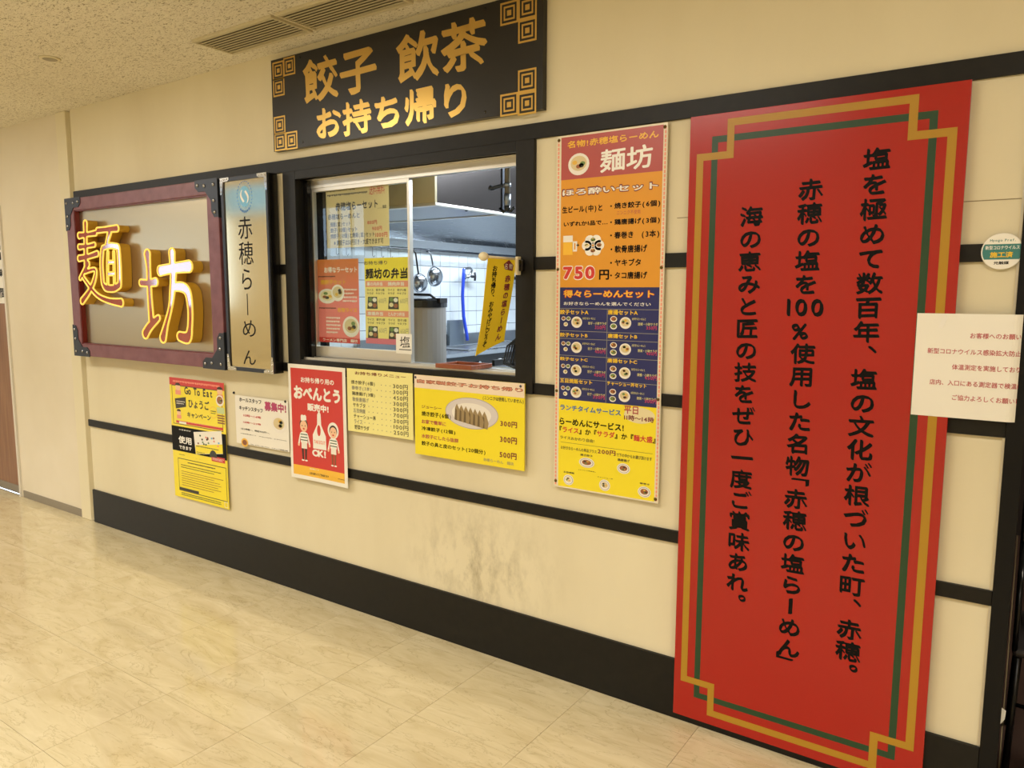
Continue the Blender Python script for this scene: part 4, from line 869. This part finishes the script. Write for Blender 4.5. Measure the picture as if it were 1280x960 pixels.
w4 = Board('salt_character_tag', 'small white tag with one brush-written character, at the lower right corner of the glass', 'notice', (-2.444,1.3806,-2.3461,1.2885), .0575, .0005, I_['paper'], 'sheet')
w4.text('塩', -2.4198,1.3692,-2.3571,1.3168, I_['black'], .0, 1, amt=.02, sh=.1); w4.rect(-2.425,1.3092,-2.3496,1.3056, I_['black'], 1); w4.done()

# ================================================================== HANGING PENNANT
pn = thing('hanging_pennant', 'yellow slant-cut pennant with red and black characters on a rod at the right jamb', 'banner', (-1.70, .0, 1.337))
cl = mat('yellow_banner_cloth', '#ecd320', .6)
def pen(u, v):          # u along the rod 0..1 (outer to wall), v 0 top..1 bottom (outer edge length)
    y = -.228+.185*u; z = 1.700-v*(.363-.045*u-.0*u)
    y += v*(-.081+.016*u); x = -1.70+.012*math.sin(v*3.1+u*2)*v
    return (x, y, z)
m = M(); N_ = 12; vs = []; fs = []
for sgn in (0, 1):
    for j in range(N_+1):
        for i in range(N_+1):
            x, y, z = pen(i/N_, j/N_); vs.append((x+(.0006 if sgn else -.0006), y, z))
q = (N_+1)**2
for j in range(N_):
    for i in range(N_):
        a = j*(N_+1)+i; fs.append((a, a+1, a+N_+2, a+N_+1)); fs.append((q+a, q+a+N_+1, q+a+N_+2, q+a+1))
for i in range(N_):
    for a, b in ((i, i+1), (N_*(N_+1)+i, N_*(N_+1)+i+1), (i*(N_+1), (i+1)*(N_+1)), (i*(N_+1)+N_, (i+1)*(N_+1)+N_)): fs.append((a, b, b+q, a+q))
m.add(vs, fs).build('cloth', cl, pn, smooth=False)
M().tube([(-1.70, -.262, 1.704), (-1.70, -.02, 1.702)], .005, 8).lathe([(0, -.275), (.012, -.272), (.0165, -.262), (.0165, -.250), (.012, -.240), (0, -.237)], (-1.70, 0, 1.704), 14, 'y').build('rod', mat('ivory_plastic', '#e8dcb8', .35), pn, smooth=True)
m = M(); m.box(-1.703, -1.690, -.046, -.021, 1.640, 1.712); m.box(-1.716, -1.690, -.052, -.046, 1.650, 1.706); m.build('bracket', MATS['ivory_plastic'], pn, bev=.004)
M().box(-1.69, -1.672, -.04, -.0205, 1.655, 1.70).build('clip', blackg, pn, bev=.003)
def ptext(items, u, v0, dv, mt, wu, hv, part='lettering', bold=.02):
    for ch, i in items:
        m = M(); vs, fs = glyph(ch, bold)
        if ch == 'ー': vs = [(b+.12, .88-a, k) for a, b, k in vs]
        if ch == '、': vs = [(a+.5, b+.5, k) for a, b, k in vs]
        W3 = [pen(u+(a-.5)*wu, v0+dv*i-(b-.38)*hv)+(k,) for a, b, k in vs]
        m.add([(x+.0010+k*2e-5, y, z) for x, y, z, k in W3], fs).build('character', mt, pn, recalc=False)
ptext([(c, i) for i, c in enumerate('赤穂の塩らーめん')], .76, .23, .0975, I_['maroon'], .21, .085, bold=.04)
ptext([(c, i) for i, c in enumerate('お持ち帰り、')]+[(c, i+6.2) for i, c in enumerate('おみやげにどうぞ')], .27, .11, .0615, I_['black'], .17, .066, bold=.035)
dm = M(); dm.add([tuple(a+b for a, b in zip(pen(*p), (.0010, 0, 0))) for p in ((.56, .06), (.62, .12), (.90, .14), (.92, .07), (.74, .01))], [(0, 1, 2, 3, 4)]); dm.build('red_diamond', I_['maroon'], pn, recalc=False)
m = M()
for ch, u in (('名', .66), ('物', .82)):
    vs, fs = glyph(ch, .01); m.add([(lambda p: (p[0]+.0014, p[1], p[2]))(pen(u+(a-.5)*.13, .085-(b-.38)*.07)) for a, b, k in vs], fs)
m.build('lettering', I_['white'], pn, recalc=False)

# ================================================================== TRAY ON THE SILL
ty = thing('wooden_tray', 'reddish brown wooden tray on the serving window sill', 'tray', (-2.03, .06, 1.2345))
tw = mat('reddish_wood', '#8a4a2c', .4); _n = noise(tw, coords(tw, (3, 14, 3)), 5, 5); base(tw, ramp(tw, _n, [(.3, '#783c22'), (.7, '#9a5636')]))
ry = R(4)
m = M(); m.box(-2.13, -1.935, -.025, .12, 1.2463, 1.2515); m.build('base', tw, ty)
m = M(); m.box(-2.13, -1.935, -.032, -.025, 1.2463, 1.266).box(-2.13, -1.935, .113, .12, 1.2517, 1.264).box(-2.13, -2.123, -.025, .113, 1.2517, 1.264).box(-1.942, -1.935, -.025, .113, 1.2517, 1.264); m.build('rim', tw, ty, bev=.001)

# ================================================================== KITCHEN THINGS
hood = thing('extractor_hood', 'large stainless steel extractor hood along the kitchen wall', 'hood', (-2.97, 1.2, 2.0))
M().box(-3.545, -2.405, .30, .315, 2.0, 2.695).build('front_panel', mat('beige_enamel', '#c9bc98', .3, .25), hood); M().box(-2.42, -2.405, .3155, 2.6, 2.0, 2.695).build('side_panel', mat('smoky_steel', '#57514f', .24, .9), hood)  # front panel: beige colour stands in for steel reflecting the warm hall
m = M(); m.box(-3.545, -2.40, .296, .335, 1.985, 2.0).box(-2.425, -2.40, .335, 2.6, 1.985, 2.0).box(-3.545, -2.425, .84, .87, 1.985, 2.0).build('rim', alu, hood, bev=.002)
M().box(-3.545, -2.426, .336, .839, 1.990, 1.998).build('soffit', steeld, hood)
m = M(); m.add([(-3.548, .875, 1.93), (-3.548, 3.1, 1.93), (-3.30, 3.1, 2.3), (-3.30, .875, 2.3), (-3.549, .875, 2.3), (-3.549, 3.1, 2.3)], [(0, 1, 2, 3), (0, 3, 4), (1, 5, 2), (4, 3, 2, 5)]); m.build('back_panel', steel, hood)
m = M(); m.box(-3.548, -3.50, .45, 3.1, 1.872, 1.928); m.build('gutter', steel, hood, bev=.003)
for y in (.85, 1.15, 1.75): M().box(-2.406, -2.398, y, y+.05, 2.0005, 2.69).build('seam_strip', darkst, hood)
for y in (.55, 1.0, 1.5, 2.0): M().lathe([(0, .0), (.007, .002), (.008, .006)], (-2.41, y, 1.978), 8).build('bolt', darkst, hood)

vp = thing('ceiling_gas_pipe', 'vertical brown pipe with a side valve hanging in the kitchen', 'pipe', (-2.12, .5, 1.97))
bm_ = mat('brown_painted_pipe', '#6b6252', .45, .4)
M().tube([(-2.122, .5, 2.699), (-2.122, .5, 2.02)], .0135, 12).build('pipe', bm_, vp, smooth=True)
M().tube([(-2.122, .5, 2.09), (-2.122, .5, 2.075)], .019, 12).build('coupling', steeld, vp, smooth=True)
M().tube([(-2.122, .5, 2.04), (-2.122, .5, 1.985)], .017, 12).build('coupling', steeld, vp, smooth=True)
M().tube([(-2.122, .5, 2.078), (-2.17, .5, 2.08), (-2.215, .5, 2.072), (-2.225, .5, 2.078)], [.009, .009, .010, .013], 10).build('side_arm', darkst, vp, smooth=True)
M().tube([(-2.165, .5, 1.975), (-2.145, .5, 1.958), (-2.122, .5, 1.968), (-2.10, .5, 1.958), (-2.082, .5, 1.975)], .008, 8).lathe([(0, 1.955), (.014, 1.958), (.016, 1.985), (0, 1.99)], (-2.122, .5, 0), 12).build('valve_handle', blackg, vp, smooth=True)

bx = thing('lidded_steel_bin', 'tall grey stainless bin with a black lid inside the window', 'bin', (-2.787, .62, .0005))
M().lathe([(.135, .0005), (.14, .01), (.14, 1.49)], (-2.787, .62, 0), 32).build('body', mat('satin_grey_steel', '#8b857e', .42, .6), bx, smooth=False)
M().lathe([(.146, 1.4905), (.146, 1.528), (.138, 1.536), (.0, 1.540)], (-2.787, .62, 0), 32).build('lid', blackg, bx)
M().tube([(-2.80, .56, 1.538), (-2.79, .56, 1.560), (-2.70, .60, 1.558), (-2.675, .61, 1.538)], .007, 8).box(-2.72, -2.63, .60, .66, 1.515, 1.5405).build('handle', rubber, bx)

rl = thing('utensil_rail', 'thin black steel rail along the tiled kitchen wall', 'rail', (-3.45, 1.7, 1.85))
m = M(); m.tube([(-3.46, .40, 1.857), (-3.46, 2.7, 1.857)], .0045, 8); m.build('rod', darkst, rl)
for y in (.75, 1.55, 2.3): M().tube([(-3.46, y, 1.857), (-3.50, y, 1.857), (-3.549, y, 1.857)], .0035, 6).build('bracket', darkst, rl)
def strainer(y, L, r, nm, lab, z0=1.853):
    t = thing(nm, lab, 'strainer', (-3.455, y, z0), 'utensils hanging from the kitchen rail')
    M().tube([(-3.46, y, z0+.004), (-3.462, y-.008, z0+.010), (-3.462, y-.010, z0-.006), (-3.45, y, z0-.02), (-3.44, y+.015, z0-L)], .006, 8).build('handle', blackg if L > .12 else steeld, t, smooth=True)
    c = (-3.42, y+.02, z0-L-r*.9); prof = [(r*math.sin(a), r*math.cos(a)) for a in [i*math.pi/2/6 for i in range(7)]]
    m = M(); m.lathe([(max(p, .0005), -h*.8) for p, h in prof]+[(p*.96+.0003, -h*.76) for p, h in reversed(prof)], (0, 0, 0), 22, 'x')
    m.v = [(c[0]-v[0]-.02, c[1]+v[1], c[2]+v[2]) for v in m.v]; m.build('bowl', steel, t, smooth=True)
    return t
strainer(1.48, .11, .070, 'noodle_strainer', 'round steel strainer with a black handle hanging by the glass edge')
strainer(1.325, .16, .066, 'noodle_strainer', 'second steel strainer hanging partly behind the glass edge')
for k, y in enumerate((.62, .70, .92, 1.00, 1.08)):
    t = thing('wire_hook', ('leftmost', 'second from left', 'middle', 'fourth from left', 'rightmost')[k]+' of the thin wire hooks on the kitchen rail behind the glass', 'hook', (-3.46, y, 1.80), 'wire hooks on the kitchen rail')
    M().tube([(-3.46, y, 1.862), (-3.452, y, 1.868), (-3.446, y, 1.855), (-3.446, y, 1.80), (-3.436, y, 1.79), (-3.426, y, 1.80)], .0022, 6).build('wire', steeld, t)

fc = thing('wall_faucet', 'steel wall faucet with swivel spout on the kitchen tiles', 'faucet', (-3.50, 1.95, 1.68))
M().tube([(-3.549, 1.97, 1.690), (-3.50, 1.965, 1.690)], .014, 12).tube([(-3.49, 1.93, 1.685), (-3.49, 1.965, 1.69), (-3.485, 1.99, 1.74), (-3.48, 1.96, 1.752), (-3.45, 1.85, 1.745), (-3.44, 1.835, 1.735)], .0095, 10).lathe([(.0, 0), (.022, .003), (.022, .012), (0, .014)], (-3.549, 1.97, 1.690), 14, 'x').build('spout', steel, fc, smooth=True)
M().tube([(-3.49, 1.99, 1.69), (-3.49, 2.03, 1.69)], .010, 8).tube([(-3.49, 2.03, 1.66), (-3.49, 2.035, 1.69), (-3.49, 2.03, 1.722)], .008, 8).build('tap_handle', darkst, fc, smooth=True)
fc2 = thing('wall_faucet', 'further steel wall faucet on the tiles, mostly behind the pennant', 'faucet', (-3.50, 2.62, 1.68))
M().tube([(-3.549, 2.62, 1.69), (-3.49, 2.62, 1.69)], .014, 10).tube([(-3.49, 2.56, 1.69), (-3.49, 2.68, 1.69)], .012, 8).tube([(-3.49, 2.68, 1.65), (-3.49, 2.68, 1.73)], .009, 8).build('spout', darkst, fc2, smooth=True)
hs = thing('blue_hose', 'bright blue hose hanging from the wall faucet', 'hose', (-3.44, 1.835, 1.21))
M().tube([(-3.44, 1.835, 1.742), (-3.438, 1.828, 1.70), (-3.438, 1.815, 1.55), (-3.438, 1.825, 1.40), (-3.43, 1.85, 1.27), (-3.43, 1.86, 1.222)], .0125, 10).build('tube', mat('blue_hose_plastic', '#2c50d8', .35), hs, smooth=True)

ct = thing('steel_work_counter', 'stainless work counter with raised splash panel along the kitchen wall', 'counter', (-3.15, 1.8, .0005))
M().box(-3.53, -3.0, .85, 3.15, 1.16, 1.187).build('worktop', steel, ct, bev=.004)
M().box(-3.53, -3.50, .85, 3.15, 1.1875, 1.268).build('splash_panel', steeld, ct)
M().box(-3.5, -3.03, .88, 3.12, .0005, 1.1595).build('cabinet', blackg, ct)
for y in (1.15, 1.45, 1.75): M().lathe([(.022, -3.029), (.020, -3.005), (0, -3.003)], (0, y, 1.10), 14, 'x').build('knob', chrome, ct)
M().box(-3.498, -3.47, 1.704, 1.87, 1.188, 1.372).build('control_box', mat('blue_grey_steel', '#75808a', .4, .6), ct, bev=.004)
bn = thing('sink_basin', 'steel sink basin rim on the work counter under the blue hose', 'sink', (-3.23, 1.86, 1.1875))
m = M(); m.box(-3.40, -3.06, 1.40, 1.42, 1.1875, 1.20).box(-3.40, -3.06, 2.30, 2.32, 1.1875, 1.20).box(-3.40, -3.38, 1.42, 2.30, 1.1875, 1.20).box(-3.08, -3.06, 1.42, 2.30, 1.1875, 1.20); m.build('rim', steel, bn, bev=.004)
m = M().box(-3.38, -3.08, 1.42, 2.30, 1.1875, 1.190); m.build('bottom', steeld, bn)
sv = thing('black_stove', 'low black gas stove with pan stands behind the tray', 'stove', (-2.3, .9, 0.0005))
M().box(-2.46, -2.02, .66, 1.12, .0005, 1.175).build('body', blackg, sv, bev=.008)
M().box(-2.45, -2.03, .67, 1.11, 1.1755, 1.185).build('top_plate', steel, sv)
for x in (-2.36, -2.20, -2.10): M().box(x, x+.018, .70, 1.08, 1.1855, 1.215).build('pan_stand', blackm, sv)
M().lathe([(0, .640), (.016, .642), (.018, .659)], (-2.30, 0, 1.13), 12, 'y').build('knob', chrome, sv)
cn = thing('steel_counter_block', 'light steel cabinet at the right of the kitchen window view', 'cabinet', (-1.8, 1.2, .0005))
M().box(-2.0, -1.45, 1.0, 1.6, .0005, 1.30).build('body', mat('pale_steel', '#a9afb5', .35, .7), cn, bev=.006); M().box(-2.01, -1.44, .99, 1.61, 1.3005, 1.325).build('top', steel, cn, bev=.003)
cb = thing('black_cable_bundle', 'coiled bundle of black cables hanging at the right side of the window', 'cable', (-1.86, .3, 1.2))
rr = random.Random(5); m = M()
for k in range(9):
    a = rr.uniform(-.03, .03); w_ = .035+.006*k
    m.tube([(-1.905+a*.3, .32, 1.385), (-1.905-w_*.8, .30+a, 1.33), (-1.905-w_, .29+a, 1.25), (-1.90-w_*.3, .28, 1.205+.004*k), (-1.88+w_*.4, .29, 1.24), (-1.895+w_*.3, .31, 1.33), (-1.905, .32, 1.385)], .0042, 6)
m.build('cable_loops', rubber, cb, smooth=True)
M().tube([(-1.905, .32, 1.385), (-1.90, .33, 1.43), (-1.87, .34, 1.47), (-1.80, .36, 1.49), (-1.70, .30, 1.49), (-1.66, .1505, 1.49)], .007, 8).build('cable_feed', rubber, cb, smooth=True)
M().box(-1.925, -1.885, .305, .335, 1.36, 1.385).build('tie', mat('grey_tie', '#a9a59a', .5), cb, bev=.004)

# ================================================================== CEILING FITTINGS
vm = mat('ceiling_grille_paint', '#cfc4a4', .45)
for k, (x0, x1) in enumerate(((-3.32, -2.745), (-2.72, -2.145), (-2.12, -1.545))):
    g = thing('air_grille', ('leftmost slatted air grille in the ceiling', 'middle slatted air grille in the ceiling, above the gold sign', 'rightmost slatted air grille in the ceiling, at the top edge')[k], 'vent', (x0/2+x1/2, -.24, 2.733), 'slatted ceiling grilles')
    m = M(); m.box(x0, x1, -.355, -.34, 2.722, 2.7345).box(x0, x1, -.142, -.127, 2.722, 2.7345).box(x0, x0+.012, -.34, -.142, 2.722, 2.7345).box(x1-.012, x1, -.34, -.142, 2.722, 2.7345); m.build('frame', vm, g, bev=.001)
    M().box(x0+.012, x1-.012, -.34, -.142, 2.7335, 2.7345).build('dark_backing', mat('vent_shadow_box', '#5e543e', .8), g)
    for j in range(9):
        y = -.3365+j*.0216; m = M(); m.add([(x0+.012, y, 2.727), (x1-.012, y, 2.727), (x1-.012, y+.0135, 2.7305), (x0+.012, y+.0135, 2.7305), (x0+.012, y, 2.7235), (x1-.012, y, 2.7235), (x1-.012, y+.0135, 2.727), (x0+.012, y+.0135, 2.727)], [(0, 1, 2, 3), (4, 7, 6, 5), (0, 4, 5, 1), (3, 2, 6, 7), (0, 3, 7, 4), (1, 5, 6, 2)]); m.build('slat', vm, g)
dl = thing('ceiling_downlight', 'small round recessed fitting in the ceiling at the upper left', 'downlight', (-4.165, -.592, 2.7345))
M().lathe([(.036, 2.728), (.046, 2.7275), (.050, 2.7345)], (-4.165, -.592, 0), 28).build('ring', mat('ivory_ring', '#e2d7b8', .4), dl, smooth=True)
M().lathe([(.001, 2.7268), (.030, 2.7268), (.034, 2.7279)], (-4.165, -.592, 0), 24).build('lens', mat('dim_lens', '#8d8062', .3), dl)
for x, y in PASSAGE:
    t = thing('ceiling_lamp', {-6.4: 'far left flush lamp panel over the walkway', -4.0: 'flush lamp panel over the walkway facing the framed sign', -1.6: 'flush lamp panel over the walkway facing the menu poster', .8: 'rightmost flush lamp panel over the walkway'}[x], 'lamp', (x, y, 2.72), 'flush panels over the walkway')
    M().box(x-.64, x+.64, y-.26, y+.26, 2.724, 2.7345).build('housing', postm, t); M().box(x-.6, x+.6, y-.22, y+.22, 2.720, 2.7235).build('diffuser', lampm, t)
for x, y in ATRIUM:
    t = thing('hall_ceiling_lamp', {-21: 'farthest left square luminous panel in the high hall ceiling', -17: 'second from left square luminous panel added to brighten the high hall', -13: 'third from left square luminous panel added to brighten the high hall', -9: 'fourth from left square luminous panel in the high hall ceiling', -5: 'fifth square luminous panel from left in the high hall', -1: 'sixth square luminous panel from left in the high hall', 3: 'rightmost square luminous panel in the high hall ceiling'}[x], 'lamp', (x, y, 4.7), 'luminous panels of the high hall')
    M().box(x-.8, x+.8, y-.8, y+.8, 4.62, 4.7995).build('housing', postm, t); M().box(x-.75, x+.75, y-.75, y+.75, 4.61, 4.6195).build('diffuser', lampm, t)
t = thing('kitchen_ceiling_lamp', 'fluorescent fitting on the kitchen ceiling', 'lamp', (-1.35, 1.55, 2.65)); M().box(-2.0, -.7, 1.27, 1.83, 2.63, 2.6995).build('housing', I_['white'], t); M().box(-1.97, -.73, 1.29, 1.81, 2.62, 2.6295).build('diffuser', lampk, t)

t = thing('restaurant_ceiling_lamp', 'small square fill panel added on the dark restaurant ceiling', 'lamp', (1.6, 1.7, 2.65)); M().box(1.33, 1.87, 1.43, 1.97, 2.62, 2.6995).build('housing', blackm, t); M().box(1.35, 1.85, 1.45, 1.95, 2.61, 2.6195).build('diffuser', lampm, t)  # unseen panel added to go with the restaurant fill

# ================================================================== RESTAURANT CHAIR AND CARD AT THE ENTRANCE
ch = thing('metal_dining_chair', 'black metal armchair just inside the restaurant entrance', 'chair', (.2, .47, 0))
bl = mat('black_metal', '#131110', .3, .5)
M().box(.015, .395, .28, .66, .41, .44).build('seat', mat('dark_seat_pad', '#1c1513', .5), ch, bev=.012)
for x, y in ((.022, .29), (.385, .29), (.022, .65), (.385, .65)): M().tube([(x, y, .0), (x+(.01 if x < .3 else -.01), y, .41)], .011, 10).build('leg', bl, ch, smooth=True)
for p in (((.03, .29, .20), (.03, .65, .20)), ((.38, .29, .20), (.38, .65, .20)), ((.03, .29, .25), (.38, .29, .25))): M().tube(p, .007, 8).build('stretcher', bl, ch, smooth=True)
M().tube([(.025, .65, .43), (.02, .70, .85), (.385, .70, .85), (.385, .65, .43)], .011, 10).box(.05, .355, .692, .708, .62, .82).build('backrest', bl, ch)
for x in (.022, .385): M().tube([(x, .69, .68), (x, .45, .66), (x, .30, .645), (x, .29, .43)], .009, 8).build('arm', bl, ch, smooth=True)
cdp = M().add([(.0005, .03, .300), (.010, .03, .318), (.0115, .03, .345), (.0005, .03, .352), (.0005, .0305, .300), (.010, .0305, .318), (.0115, .0305, .345), (.0005, .0305, .352)], [(0, 1, 2, 3), (7, 6, 5, 4), (0, 4, 5, 1), (1, 5, 6, 2), (2, 6, 7, 3), (3, 7, 4, 0)]).build('paper_slip', I_['white'], None); cdp['label'] = 'white paper slip sticking out low on the black end post'; cdp['category'] = 'paper'
